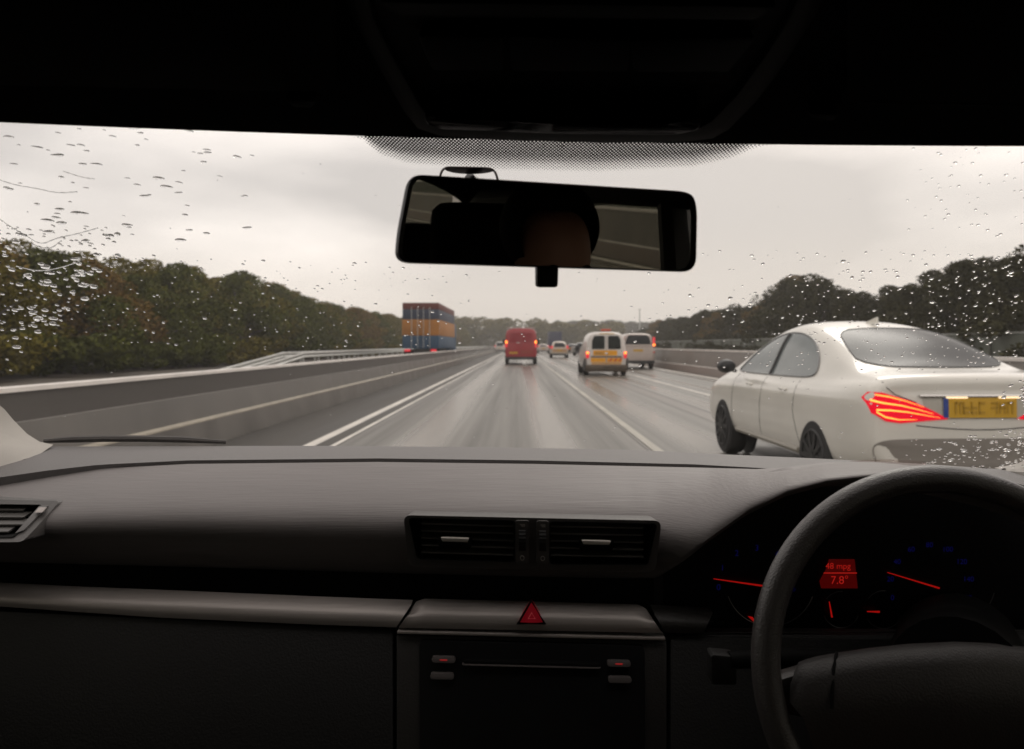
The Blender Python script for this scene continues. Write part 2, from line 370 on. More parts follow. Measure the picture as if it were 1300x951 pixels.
# fence beyond the opposite carriageway
fb = empty('timber_fence', (21.6, 60, 0)); tag(fb, 'low green grey panel fence beyond the median barrier', 'fence')
MB().box(-.03, .03, -150, 500, .12, 1.8).build('fence_panel', mat('green_grey_boards', (.105, .115, .09), .7, var=.2, vscale=1, vstretch=(1, .2, 8)), fb, smooth=False)
MB().box(-.08, .08, -150, 500, 1.803, 1.87).build('top_rail', mat('pale_wet_rail', (.3, .31, .28), .45), fb, smooth=False)
pm2 = MB().box(-.14, -.05, -.06, .06, 0, 1.8).mesh('fence_post'); pm2.materials.append(mat('fence_post_wood', (.12, .12, .1), .7))
for k in range(60):
    o = bpy.data.objects.new('post', pm2); COL.objects.link(o); o.parent = fb; o.location = (0, -40 + k * 4, 0)

# mast
ms = empty('lamp_mast', P(812, 438, 190) - Vector((0, 0, H0))); tag(ms, 'thin pale lamp mast standing above the right treeline', 'mast')
MB().tube([(0, 0, 0), (0, 0, 9.8)], [.2, .12], 10).build('pole', M['galv'], ms); MB().box(-.5, .5, -.15, .15, 9.8, 9.95).build('lamp_head', M['galv'], ms, bevel=.04)

# ------------------------------------------------------------------ trees
def leaf_mesh(name, clumps, nleaf, size, rng, flat=.75):
    'many small leaf faces on the shells of clumps: [(centre, radius)]'
    C = np.array([c for c, r in clumps]); Rr = np.array([r for c, r in clumps])
    idx = rng.choice(len(clumps), nleaf, p=Rr ** 2 / (Rr ** 2).sum())
    d = rng.normal(size=(nleaf, 3)); d /= np.linalg.norm(d, axis=1)[:, None]
    rad = rng.uniform(.55, 1.08, nleaf) ** .6
    p = C[idx] + d * (Rr[idx] * rad)[:, None] * np.array([1, 1, flat])
    a = rng.normal(size=(nleaf, 3)); a /= np.linalg.norm(a, axis=1)[:, None]
    a = a * .6 + d * .0; b = np.cross(a, rng.normal(size=(nleaf, 3))); b /= np.linalg.norm(b, axis=1)[:, None]
    a /= np.linalg.norm(a, axis=1)[:, None]
    s = size * rng.uniform(.6, 1.4, nleaf)[:, None]
    v = np.stack([p - a * s, p + b * s * .55, p + a * s, p - b * s * .55], 1).reshape(-1, 3)
    me = bpy.data.meshes.new(name); me.vertices.add(4 * nleaf); me.vertices.foreach_set('co', v.ravel())
    me.loops.add(4 * nleaf); me.loops.foreach_set('vertex_index', np.arange(4 * nleaf, dtype=np.int32))
    me.polygons.add(nleaf); me.polygons.foreach_set('loop_start', np.arange(0, 4 * nleaf, 4, dtype=np.int32)); me.polygons.foreach_set('loop_total', np.full(nleaf, 4, dtype=np.int32))
    me.update(); me.validate(); return me
def leafmat(name, col, isl=.28):
    m = mat(name, col, .85, spec=.08, island=isl); b = m.node_tree.nodes['Principled BSDF']; b.inputs['Subsurface Weight'].default_value = 0
    return m
LM = {'olive': leafmat('olive_foliage', (.105, .092, .014)), 'green': leafmat('dull_green_foliage', (.062, .072, .014)),
      'brown': leafmat('autumn_brown_foliage', (.13, .085, .026)), 'dark': leafmat('dark_foliage', (.033, .032, .010)), 'gold': leafmat('autumn_gold_foliage', (.15, .105, .028))}
M['bark'] = mat('bark', (.06, .05, .04), .9, bump=.5, bscale=30)
def tree_proto(H, W, kind, lm, seed, n=9000, size=.085):
    rng = np.random.default_rng(seed); cl = []
    if kind == 'broad':
        for k in range(46):
            t = rng.uniform(.16, 1); rmax = W * math.sin(math.pi * min(1, .22 + .78 * t) ** .9) ** .7 * .5 if t < .97 else .1
            a = rng.uniform(0, 6.28); rr = rmax * rng.uniform(.3, 1)
            cl.append(((rr * math.cos(a), rr * math.sin(a), H * (t * .92)), rng.uniform(.09, .16) * H * (1.15 - .45 * t)))
        cl.append(((0, 0, H * .9), .1 * H))
    elif kind == 'cone':
        for k in range(40):
            t = rng.uniform(.06, 1); rmax = W * .5 * (1.02 - t) ** .8; a = rng.uniform(0, 6.28); rr = rmax * rng.uniform(.4, 1)
            cl.append(((rr * math.cos(a), rr * math.sin(a), H * t * .97), max(.05 * H, .12 * H * (1.1 - t))))
    else:
        for k in range(22):
            a = rng.uniform(0, 6.28); rr = W * .5 * rng.uniform(0, 1) ** .5; cl.append(((rr * math.cos(a), rr * math.sin(a) * .6, H * rng.uniform(.15, .85) * (1 - .5 * rr / W)), rng.uniform(.12, .24) * H))
    me = leaf_mesh('crown', cl, n, size, rng); me.materials.append(lm)
    mb = MB(); h = H * .86; pts = [(0, 0, 0)]; 
    for k in range(1, 6): pts.append((rng.normal() * .03 * H * k / 5, rng.normal() * .03 * H * k / 5, h * k / 5))
    mb.tube(pts, [.03 * H * (1 - .85 * k / 5) for k in range(6)], 8)
    for k in range(9):
        c, r = cl[k]; z = max(.12 * H, c[2] * .6); mb.tube([(0, 0, z), (c[0] * .5, c[1] * .5, (z + c[2]) / 2 + .02 * H), c], [.011 * H, .007 * H, .003 * H], 5)
    return me, mb, 
protos = {}; WIDE = 1.3
def proto(key, *a, **k):
    me, mb = tree_proto(*a, **k); tm = mb.mesh('trunk'); tm.materials.append(M['bark']); tm.polygons.foreach_set('use_smooth', [True] * len(tm.polygons)); protos[key] = (me, tm)
proto('olive_a', 6.5, 6.2, 'broad', LM['olive'], 1); proto('olive_b', 6.5, 5.2, 'broad', LM['green'], 2); proto('brown_a', 6.5, 6, 'broad', LM['brown'], 3)
proto('gold_a', 6.5, 5, 'broad', LM['gold'], 4); proto('dark_a', 8, 6.5, 'broad', LM['dark'], 5, n=10000, size=.1); proto('dark_b', 8, 7, 'broad', LM['dark'], 6, n=10000, size=.1)
proto('cone_a', 8, 4.2, 'cone', LM['dark'], 7); proto('rust_a', 8, 6.5, 'broad', LM['brown'], 8, n=10000, size=.1)
proto('bush_a', 2.2, 4.5, 'bush', LM['green'], 9, n=5000); proto('bush_b', 2.2, 4.5, 'bush', LM['olive'], 10, n=5000); proto('bush_c', 2.6, 5, 'bush', LM['dark'], 11, n=5000)
def plant(key, x, y, s, name, label, cat, group, sz=1):
    t = empty(name, (x, y, -.03), random.uniform(0, 6.28)); tag(t, label, cat, group); t.scale = (s * WIDE, s * WIDE, s * sz)
    for nm, me in zip(('crown', 'trunk'), protos[key]):
        o = bpy.data.objects.new(nm if nm == 'crown' or 'bush' not in key else 'stem', me); COL.objects.link(o); o.parent = t
LL = {'olive_a': 'olive green broad tree in the roadside wood left of the motorway', 'olive_b': 'dull green broad tree in the roadside wood left of the motorway',
      'brown_a': 'brown autumn tree in the roadside wood left of the motorway', 'gold_a': 'golden autumn tree in the roadside wood left of the motorway'}
RL = {'dark_a': 'dark green spreading tree behind the panel fence right of the motorway', 'dark_b': 'dark rounded bushy tree behind the panel fence right of the motorway',
      'cone_a': 'dark pointed conifer behind the panel fence right of the motorway', 'rust_a': 'rusty brown tree behind the panel fence right of the motorway'}
# left wood: skyline height follows the photograph
def eye_slope(tbl, px): return np.interp(px, [a for a, b in tbl], [b for a, b in tbl])
LT = [(-300, 300), (0, 296), (130, 318), (270, 334), (330, 344), (400, 378), (450, 388), (510, 400), (600, 411), (660, 420)]
RT = [(800, 424), (830, 410), (850, 402), (900, 393), (960, 383), (990, 366), (1010, 349), (1035, 348), (1060, 368), (1110, 371), (1180, 346), (1240, 326), (1300, 315), (1600, 250)]
y = 7
while y < 285:
    for row, X in enumerate((-21.5, -24, -27)):
        x = X + random.uniform(-1, 1); yy = y + random.uniform(-1, 1) + row * 2
        px = 659 + 1000 * x / yy; top = (438 - eye_slope(LT, px)) / 1000 * yy + H0
        h = max(3.0, top * random.uniform(.82, .98)); key = random.choices(['olive_a', 'olive_b', 'brown_a', 'gold_a'], [5, 4.5, .6, .4])[0]
        plant(key, x, yy, h / 6.3, 'broadleaf_tree', LL[key], 'tree', 'trees of the wood on the left')
    k = random.choice(['bush_a', 'bush_b'])
    plant(k, -19.6 + random.uniform(-.5, .5), y + random.uniform(-1, 1), random.uniform(.8, 1.25), 'bush', ('dull green' if k == 'bush_a' else 'olive') + ' bush at the foot of the left wood', 'bush', 'bushes along the left wood')
    y += 2.6 + y * .012
y = 34
while y < 250:
    for row, X in enumerate((26.5, 29.5, 33)):
        x = X + random.uniform(-1.5, 1.5); yy = y + random.uniform(-1, 1) + row * 2.5
        px = 659 + 1000 * x / yy; top = (438 - eye_slope(RT, px)) / 1000 * yy + H0
        if row and 35 < yy and px < 985: top *= .95
        key = random.choices(['dark_a', 'dark_b', 'cone_a', 'rust_a'], [4, 4, 3 if px < 980 else .6, 1.2])[0]
        h = max(4.5, top * random.uniform(.88, 1.03)); 
        plant(key, x, yy, h / 7.7, 'conifer_tree' if key == 'cone_a' else 'broadleaf_tree', RL[key], 'tree', 'trees of the wood on the right')
    plant('bush_c', 23.6 + random.uniform(-.4, .4), y + random.uniform(-1, 1), random.uniform(.9, 1.3), 'bush', 'dark bush growing close behind the right panel fence', 'bush', 'bushes behind the right fence')
    y += 3.2 + y * .011
# far wood across the end of the road
def far_wood(name, x0, x1, y0, h, lm, seed, label):
    rng = np.random.default_rng(seed); cl = []
    for k in range(int((x1 - x0) / .9)):
        x = x0 + (x1 - x0) * rng.random(); hh = h * (1 + .13 * math.sin(x * .06 + seed) + .07 * rng.normal()); 
        for q in range(3): cl.append(((x + rng.normal() * 2, y0 + rng.uniform(-14, 14), hh * (.25 + .33 * q)), 2.6 * rng.uniform(.7, 1.3)))
    me = leaf_mesh(name, cl, 110000, .42, rng); o = link(name, me, lm, smooth=False); tag(o, label, 'wood', kind='stuff')
far_wood('distant_wood', -95, 40, 300, 9.2, LM['olive'], 3, 'hazy low wood across the end of the motorway')
far_wood('distant_treeline', 10, 150, 420, 11.5, LM['dark'], 5, 'hazy grey wood far off behind the traffic')

# ------------------------------------------------------------------ vehicles (built with the rear face at y = 0, driving towards +y)
def st(y, zb, w, zs, gw, zt, rw):
    return [(0, y, zb), (.75 * w, y, zb), (.95 * w, y, zb + .05), (w, y, zb + .3 * (zs - zb)), (w, y, zb + .72 * (zs - zb)), (.965 * w, y, zs - .015),
            (gw, y, zs + min(.03, (zt - zs) * .4)), ((gw + rw) / 2 + .015, y, (zs + zt) / 2 + .01), (rw, y, zt - (zt - zs) * .1 - .005), (.62 * rw, y, zt - (zt - zs) * .015), (0, y, zt)]
def body(stations, paint, parent, arches=(), ar=.37, inner=.55):
    rows = []
    for s_ in stations:
        h = st(*s_); rows.append(h + [(-x, y, z) for x, y, z in h[-2:0:-1]])
    mb = MB(); mb.grid(rows, True)
    for ring, sg in ((rows[0], -1), (rows[-1], 1)):
        c = Vector((0, 0, 0))
        for p in ring: c += Vector(p)
        c /= len(ring); prev = ring
        for f, dy in ((.8, .012), (.4, .018)):
            nr = [(c.x + (p[0] - c.x) * f, p[1] + sg * dy, c.z + (p[2] - c.z) * f) for p in ring]; mb.grid([prev, nr], True); prev = nr
        mb.cap(prev)
    o = mb.build('body', paint, parent, sharp=180)
    m = o.modifiers.new('s', 'SUBSURF'); m.levels = m.render_levels = 2
    apply_mods(o); tree = bvh_of(o.data)
    if arches:
        for yc, zc, w in arches:
            c = MB()
            for sx in (-1, 1): c.cyl((sx * (w + .2 - inner / 2), yc, zc), (1, 0, 0), ar, inner + .4, 32)
            cut = c.build('cut', M['dark_plastic']); bo = o.modifiers.new('b', 'BOOLEAN'); bo.operation = 'DIFFERENCE'; bo.object = cut; bo.solver = 'EXACT'
            apply_mods(o); bpy.data.objects.remove(cut)
        o.data.polygons.foreach_set('use_smooth', [True] * len(o.data.polygons)); o.data.set_sharp_from_angle(angle=R(50))
    return o, tree
def patch(tree, poly, axis, off=.004, step=.05, rings=5, thick=0):
    'a surface piece laid on the body; poly in (x,z) seen from behind for axis y, (y,z) from the side for -x / +x'
    poly = dense(poly, step); c = Vector((0, 0))
    for p in poly: c += Vector(p)
    c /= len(poly); mb = MB(); rows = []
    for k in range(rings + 1):
        t = 1 - k / rings * .97; row = []
        for p in poly:
            q = c + (Vector(p) - c) * t
            if axis == 'y': o = Vector((q.x, -3, q.y)); d = Vector((0, 1, 0))
            elif axis == '+x': o = Vector((3, q.x, q.y)); d = Vector((-1, 0, 0))
            elif axis == '-x': o = Vector((-3, q.x, q.y)); d = Vector((1, 0, 0))
            h = tree.ray_cast(o, d)
            if h[0] is None: h = tree.find_nearest(o + d * 3)
            n = h[1] if h[1].dot(d) < 0 else -h[1]
            row.append(h[0] + n * off)
        rows.append(row)
    if thick:
        c0 = [v - (n_ * 0) for v, n_ in zip(rows[0], rows[0])]
        dd = {'y': Vector((0, 1, 0)), '+x': Vector((-1, 0, 0)), '-x': Vector((1, 0, 0))}[axis]
        rows = [[v + dd * thick for v in rows[0]]] + rows
    mb.grid(rows, True); mb.cap(rows[-1]); return mb
def ribbon(tree, pts, wd, axis='y', off=.006):
    mb = MB(); n = len(pts); rows = []
    for i, p in enumerate(pts):
        ww = wd[i] if isinstance(wd, (list, tuple)) else wd; row = []
        for s in (-.5, .5):
            q = (p[0], p[1] + s * ww); o = Vector((q[0], -3, q[1])) if axis == 'y' else Vector((-3, q[0], q[1])); d = Vector((0, 1, 0)) if axis == 'y' else Vector((1, 0, 0))
            h = tree.ray_cast(o, d)
            if h[0] is None: h = tree.find_nearest(o + d * 3)
            nn = h[1] if h[1].dot(d) < 0 else -h[1]; row.append(h[0] + nn * off)
        rows.append(row)
    return mb.grid(rows)
def wheel(parent, x, y, r, wd=.21, rimr=.68):
    s = 1 if x > 0 else -1; mb = MB(); prof = [(-.5, .70), (-.5, .9), (-.42, .975), (-.2, 1), (.2, 1), (.42, .975), (.5, .9), (.5, .70)]
    seg = 32; rows = [[(x + a * wd, y + r * q * math.cos(t), r + r * q * math.sin(t)) for t in [2 * math.pi * k / seg for k in range(seg)]] for a, q in prof]
    mb.grid(rows, True); mb.cap(rows[0]); mb.cap(rows[-1][::-1]); w_ = mb.build('wheel', M['tyre'], parent)
    m2 = MB(); xo = x + s * wd * .505
    for k in range(10):
        a = 2 * math.pi * k / 10; d1 = Vector((0, math.cos(a), math.sin(a))); n1 = Vector((0, -math.sin(a), math.cos(a))); c = Vector((xo, y, r))
        pts = [c + d1 * r * .1 - n1 * .025, c + d1 * r * .1 + n1 * .025, c + d1 * r * rimr + n1 * .015, c + d1 * r * rimr - n1 * .015]
        m2.prism(pts, (s * .012, 0, 0))
    m2.cyl((xo + s * .004, y, r), (1, 0, 0), r * .14, .024, 16)
    ring = [Vector((xo, y + r * rimr * math.cos(t), r + r * rimr * math.sin(t))) for t in [2 * math.pi * k / 32 for k in range(32)]]
    m2.tube(ring, .012, 6, closed=True); m2.build('rim', M['rim'], w_)
    return w_
def pl(tree, parent, x0, x1, z0, z1, m=None, blobs=True, off=.012):
    o = patch(tree, [(x0, z0), (x1, z0), (x1, z1), (x0, z1)], 'y', off, .08, 3, thick=.01).build('number_plate', m or M['plate_y'], parent, sharp=60)
    if blobs:
        n = 7; wch = (x1 - x0) * .88 / 7.6; xx = x0 + (x1 - x0) * .09; mb = MB(); rr = random.Random(4)
        for k in range(n):
            if k == 4: xx += wch * .6
            yy = min(v.co.y for v in o.data.vertices) - .003; za = z0 + (z1 - z0) * .2; zb_ = z1 - (z1 - z0) * .2
            for s in rr.sample([(0, .22, 0, 1), (.58, .8, 0, 1), (0, .8, .8, 1), (0, .8, 0, .2), (0, .8, .4, .6)], 3):
                mb.box(xx + s[0] * wch, xx + s[1] * wch, yy, yy + .002, za + s[2] * (zb_ - za), za + s[3] * (zb_ - za))
            xx += wch
        mb.build('lettering', M['plate_txt'], o, smooth=False)
    return o
def P2(c, r, n=14, sx=1, sz=1): return [(c[0] + r * sx * math.cos(2 * math.pi * k / n), c[1] + r * sz * math.sin(2 * math.pi * k / n)) for k in range(n)]
def mirror_x(poly): return [(-a, b) for a, b in poly]

# --- white coupe saloon alongside
car = empty('parked_saloon'.replace('parked', 'white'), (3.47, 5.9, 0), .032); tag(car, 'large wet white saloon car with glowing red tail light in the next lane', 'car')
cst = [(0.02, .42, .74, .93, .66, .96, .56), (.0, .36, .83, .99, .74, 1.06, .66), (.10, .30, .88, 1.0, .77, 1.085, .68), (.40, .25, .905, .99, .77, 1.10, .66), (.62, .25, .905, .98, .765, 1.15, .64),
       (1.0, .24, .9, .965, .775, 1.32, .60), (1.45, .24, .9, .955, .78, 1.47, .56), (2.05, .24, .9, .95, .785, 1.555, .54), (2.5, .24, .9, .945, .785, 1.545, .55), (3.0, .24, .9, .94, .78, 1.42, .58),
       (3.55, .24, .9, .93, .77, 1.12, .68), (3.78, .24, .9, .92, .78, 1.02, .70), (4.2, .25, .89, .86, .76, .94, .66), (4.52, .28, .83, .74, .7, .79, .6), (4.66, .32, .68, .64, .55, .68, .45)]
cb_, ct = body(cst, M['paint_white'], car, arches=[(.93, .33, .9), (3.63, .33, .9)], ar=.375, inner=.34)
for sx in (-1, 1):
    for yy in (.93, 3.63): wheel(car, sx * .795, yy, .335, .22)
mb = MB()
for yy in (.93, 3.63):
    for sx in (-1, 1): mb.cyl((sx * .60, yy, .36), (1, 0, 0), .36, .03, 24)
mb.build('wheel_arch_liner', M['dark_plastic'], car)
rw_ = patch(ct, [tuple(p) for p in smooth_poly([Vector(p) for p in ((-.62, 1.125), (0, 1.115), (.62, 1.125), (.56, 1.28), (.45, 1.43), (.2, 1.455), (-.2, 1.455), (-.45, 1.43), (-.56, 1.28))], 2)], 'y', .004, .05, 7).build('rear_window', M['rear_glass'], car, sharp=180)
gk = [ct.ray_cast(Vector((p.x, -3, p.y)), Vector((0, 1, 0)))[0] for p in dense(smooth_poly([Vector(p) for p in ((-.62, 1.125), (0, 1.115), (.62, 1.125), (.56, 1.28), (.45, 1.43), (.2, 1.455), (-.2, 1.455), (-.45, 1.43), (-.56, 1.28))], 2), .05)]
MB().tube([p + Vector((0, -.003, .002)) for p in gk], .007, 6, closed=True).build('window_seal', M['dark_plastic'], car)
fin = MB().prism([(-.012, 1.62, 1.50), (-.012, 1.95, 1.50), (-.012, 1.62, 1.565)], (.024, 0, 0)).build('aerial_fin', M['paint_white'], car)
sw = [tuple(p) for p in smooth_poly([Vector(p) for p in [(1.22, 1.01), (1.2, 1.08), (1.3, 1.2), (1.55, 1.33), (1.95, 1.42), (2.4, 1.43), (2.75, 1.36), (3.1, 1.2), (3.38, 1.03), (3.36, .995), (2.6, .995), (1.8, 1.0)]], 2)]
for ax in ('-x', '+x'):
    patch(ct, [(a, b) for a, b in sw], ax, .004, .06, 6).build('side_window', M['side_glass'], car, sharp=180)
    s = -1 if ax == '-x' else 1
    mt = [(p[0], p[1]) for p in sw]
    rib = []
    for a, b in dense(mt, .05):
        h = ct.ray_cast(Vector((s * 3, a, b)), Vector((-s, 0, 0)))
        if h[0]: rib.append(h[0] + Vector((s * .006, 0, 0)))
    MB().tube(rib, .008, 6, closed=True).build('window_trim', M['chrome'] if s > 0 else M['dim_ring'], car)
    bp_ = [h for h in [ct.ray_cast(Vector((s * 3, 2.28, z)), Vector((-s, 0, 0)))[0] for z in np.linspace(1.0, 1.41, 9)] if h]
    MB().tube([p + Vector((s * .005, 0, 0)) for p in bp_], .022, 6).build('door_pillar', M['dark_plastic'], car)
    for y0_ in (1.62, 2.62):
        hp = [ct.ray_cast(Vector((s * 3, y0_ + d, .875 + .012 * math.sin(d * 10))), Vector((-s, 0, 0)))[0] + Vector((s * (.006 + .022 * math.sin(math.pi * min(1, d / .2))), 0, 0)) for d in np.linspace(0, .2, 7)]
        MB().tube(hp, .011, 6).build('door_handle', M['paint_white'], car)
    for yy in (1.42, 2.32, 3.28):
        dp = [h for h in [ct.ray_cast(Vector((s * 3, yy - (.18 if yy < 2 and z < .7 else 0) * (.7 - z) / .35, z)), Vector((-s, 0, 0)))[0] for z in np.linspace(.36, .97, 12)] if h]
        MB().tube(dp, .0035, 5).build('door_seam', M['dark_plastic'], car)
    # lower sill shadow line and crease, painted in as a darker tube
    sk = [h for h in [ct.ray_cast(Vector((s * 3, yy, .34)), Vector((-s, 0, 0)))[0] for yy in np.linspace(1.35, 3.2, 12)] if h]
    MB().tube(sk, .03, 6).build('side_skirt', mat('shadow_toned_sill', (.3, .28, .24), .5), car)
    mm = MB(); rows = []
    for yy, a, hh in ((3.02, .02, .03), (3.05, .09, .065), (3.12, .105, .08), (3.2, .08, .07), (3.25, .03, .03)):
        rows.append([(s * (1.01 + .0) + a * math.cos(t), yy, 1.06 + hh * math.sin(t)) for t in [2 * math.pi * k / 16 for k in range(16)]])
    mm.grid(rows, True).cap(rows[0]).cap(rows[-1][::-1]); mm.tube([(s * .87, 3.2, 1.0), (s * .95, 3.18, 1.02)], .02, 6); wm = mm.build('wing_mirror', M['dark_plastic'], car)
tl = [(-.855, .90), (-.83, .945), (-.76, .945), (-.52, .875), (-.36, .80), (-.26, .745), (-.42, .733), (-.62, .715), (-.73, .73), (-.83, .79)]
for f in (lambda q: q, mirror_x):
    t_ = patch(ct, f(tl), 'y', .006, .03, 7).build('tail_light', M['brake'], car, sharp=180)
    for pts, wd in (([(-.80, .925), (-.72, .915), (-.6, .885), (-.45, .835)], [.008, .009, .006, .002]), ([(-.825, .885), (-.76, .868), (-.62, .848), (-.5, .82), (-.38, .785)], [.014, .012, .009, .006, .002]),
                    ([(-.80, .815), (-.7, .812), (-.58, .80), (-.44, .775), (-.33, .757)], [.013, .011, .008, .005, .002]), ([(-.80, .80), (-.74, .762), (-.64, .742), (-.5, .742)], [.012, .011, .007, .002])):
        ribbon(ct, f(pts), wd, off=.018).build('light_strip', M['brake_hot'], t_, sharp=180)
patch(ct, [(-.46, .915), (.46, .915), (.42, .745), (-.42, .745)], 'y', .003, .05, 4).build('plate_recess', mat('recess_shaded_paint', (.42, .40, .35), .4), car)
MB().tube([ct.ray_cast(Vector((x, -3, .918)), Vector((0, 1, 0)))[0] + Vector((0, -.012, 0)) for x in np.linspace(-.48, .48, 15)], .012, 6).build('boot_handle_strip', M['chrome'], car)
p_ = pl(ct, car, -.26, .26, .755, .905)
patch(ct, [(-.30, .755), (-.262, .755), (-.262, .905), (-.30, .905)], 'y', .012, .05, 2).build('euro_band', M['euro'], p_)
MB().tube([ct.ray_cast(Vector((x, -3, .70 - .035 * math.cos(x * 3))), Vector((0, 1, 0)))[0] + Vector((0, -.001, 0)) for x in np.linspace(-.5, .5, 25)], .004, 5).build('boot_seam', M['dark_plastic'], car)
patch(ct, [tuple(p) for p in smooth_poly([Vector(p) for p in ((-.80, .585), (-.5, .60), (.5, .60), (.80, .585), (.83, .50), (.76, .36), (-.76, .36), (-.83, .50))], 2)], 'y', .006, .05, 4).build('bumper_insert', mat('grimed_bumper_plastic', (.23, .21, .185), .55), car)
for sx in (-1, 1):
    q = [ct.ray_cast(Vector((sx * a, -3, z)), Vector((0, 1, 0)))[0] for a, z in ((.745, 1.04), (.74, 1.02), (.72, .98), (.66, .93), (.5, .87))]
    MB().tube([p + Vector((0, -.001, 0)) for p in q if p], .0035, 5).build('boot_seam', M['dark_plastic'], car)
for sx in (-1, 1): MB().tube([(sx * .2 + d, .02 - .032, .918 - .012) for d in (-.08, .08)], .006, 6).build('plate_lamp', emis('plate_lamp_glow', (1, .75, .45), 1.6), car)

def van_common(t, tree, w, yr, yf, r=.33):
    for sx in (-1, 1):
        for yy in (yr, yf): wheel(t, sx * (w - .115), yy, r)
# --- white utility van with beacon
van = empty('utility_van', (3.70, 33.4, 0)); tag(van, 'grimy white utility van with roof beacon and yellow rear stripes', 'van')
vst = [(0, .36, .80, 1.1, .77, 1.78, .62), (.05, .30, .88, 1.1, .84, 1.84, .70), (.3, .26, .91, 1.1, .87, 1.875, .72), (1.5, .24, .92, 1.1, .88, 1.89, .73), (2.4, .24, .92, 1.1, .87, 1.86, .70), (2.9, .24, .92, 1.08, .85, 1.74, .66), (3.5, .24, .91, 1.04, .82, 1.25, .7), (3.7, .25, .9, 1.0, .8, 1.08, .68), (4.25, .28, .84, .84, .7, .9, .6), (4.35, .34, .7, .75, .55, .78, .5)]
vo, vt = body(vst, M['paint_white_van'], van, arches=[(.75, .33, .92), (3.45, .33, .92)])
van_common(van, vt, .93, .75, 3.45)
for poly in ([(-.62, 1.12), (-.07, 1.12), (-.07, 1.69), (-.52, 1.69), (-.60, 1.5)],):
    patch(vt, rounded(poly, .06), 'y', .005, .05, 4).build('rear_window', M['van_glass'], van, sharp=180); patch(vt, rounded(mirror_x(poly), .06), 'y', .005, .05, 4).build('rear_window', M['van_glass'], van, sharp=180)
patch(vt, [(-.56, .85), (.46, .85), (.46, 1.07), (-.56, 1.07)], 'y', .006, .06, 3).build('yellow_panel', M['hi_yellow'], van)
patch(vt, [(-.66, .575), (-.03, .575), (-.03, .75), (-.66, .75)], 'y', .006, .06, 3).build('yellow_panel', M['hi_yellow'], van)
pc = patch(vt, [(.03, .575), (.66, .575), (.66, .75), (.03, .75)], 'y', .006, .06, 3).build('chevron_panel', M['hi_yellow'], van)
for k in range(3):
    x = .10 + k * .2; patch(vt, [(x, .605), (x + .08, .605), (x + .18, .735), (x + .10, .735)], 'y', .010, .04, 2).build('red_stripe', M['hi_red'], pc)
patch(vt, [(-.63, .47), (.63, .47), (.63, .56), (-.63, .56)], 'y', .006, .06, 3).build('orange_panel', mat('faded_orange_strip', (.55, .3, .12), .5), van)
MB().box(-.07, .07, -.034, -.02, .90, .98).build('badge', M['chrome'], van, bevel=.01)
for k in range(2): MB().box(-.50, -.10, -.0325, -.029, .90 + k * .07, .925 + k * .07).build('faded_lettering', mat('grey_lettering', (.12, .1, .06), .5), van, smooth=False)
patch(vt, [(-.66, .77), (.66, .77), (.66, .825), (-.66, .825)], 'y', .010, .06, 2).build('door_handle_strip', M['dark_plastic'], van)
patch(vt, [(-.28, 1.75), (.34, 1.75), (.34, 1.80), (-.28, 1.80)], 'y', .006, .06, 2).build('grimy_header_strip', mat('brown_yellow_strip', (.35, .22, .06), .5), van)
MB().tube([(0, -.022, z) for z in np.linspace(.5, 1.72, 8)], .006, 5).build('door_seam', M['dark_plastic'], van)
mb = MB(); rows = [[(x, yy, zz) for yy, zz in ((-.05, .46), (-.09, .42), (-.09, .24), (-.03, .18))] for x in np.linspace(-.86, .86, 9)]; mb.grid(rows); mb.box(-.88, .88, -.06, .25, .16, .44)
mb.build('rear_bumper', M['brownbump'], van, bevel=.03)
mb = MB(); mb.box(-.935, -.90, .0, .42, .22, .74); mb.box(.90, .935, .0, .42, .22, .74); mb.build('corner_cladding', mat('grey_side_cladding', (.09, .085, .08), .6), van, bevel=.015)
for sx in (-1, 1):
    t_ = MB().box(sx * .80 - .07, sx * .80 + .07, -.03, .14, .74, 1.02).build('tail_light', M['brake_soft'], van, bevel=.02)
    MB().box(sx * .80 - .05, sx * .80 + .05, -.045, -.02, .92, 1.01).build('lamp_lit', M['brake_hot'], t_, bevel=.01)
bcn = MB().box(-.28, .36, .5, .72, 1.885, 1.90).build('beacon_bar', M['dark_plastic'], van, bevel=.005)
MB().box(-.17, .25, .52, .7, 1.90, 1.985).build('beacon', M['beacon'], bcn, bevel=.03)
for sx in (-1, 1): MB().box(sx * 1.03 - .1, sx * 1.03 + .1, 2.85, 2.95, 1.05, 1.28).build('wing_mirror', M['dark_plastic'], van, bevel=.03)
# --- silver minivan
mv = empty('people_carrier', (6.42, 42.5, 0)); tag(mv, 'silver people carrier with wide dark rear window beside the utility van', 'van')
mst = [(0, .40, .84, 1.1, .8, 1.86, .66), (.05, .36, .92, 1.1, .87, 1.92, .74), (.3, .3, .95, 1.1, .9, 1.95, .76), (2.5, .28, .95, 1.1, .9, 1.96, .76), (3.3, .28, .95, 1.1, .88, 1.86, .7), (4.0, .28, .94, 1.06, .84, 1.4, .7), (4.3, .3, .92, 1.02, .8, 1.12, .7), (4.75, .34, .8, .85, .65, .9, .5)]
mo, mt_ = body(mst, M['paint_silver'], mv, arches=[(.95, .34, .95), (3.9, .34, .95)])
van_common(mv, mt_, .96, .95, 3.9, .34)
patch(mt_, rounded([(-.80, 1.33), (.80, 1.33), (.68, 1.83), (-.68, 1.83)], .07), 'y', .006, .06, 5).build('rear_window', M['car_glass'], mv, sharp=180)
pl(mt_, mv, -.26, .26, .95, 1.06, blobs=False)
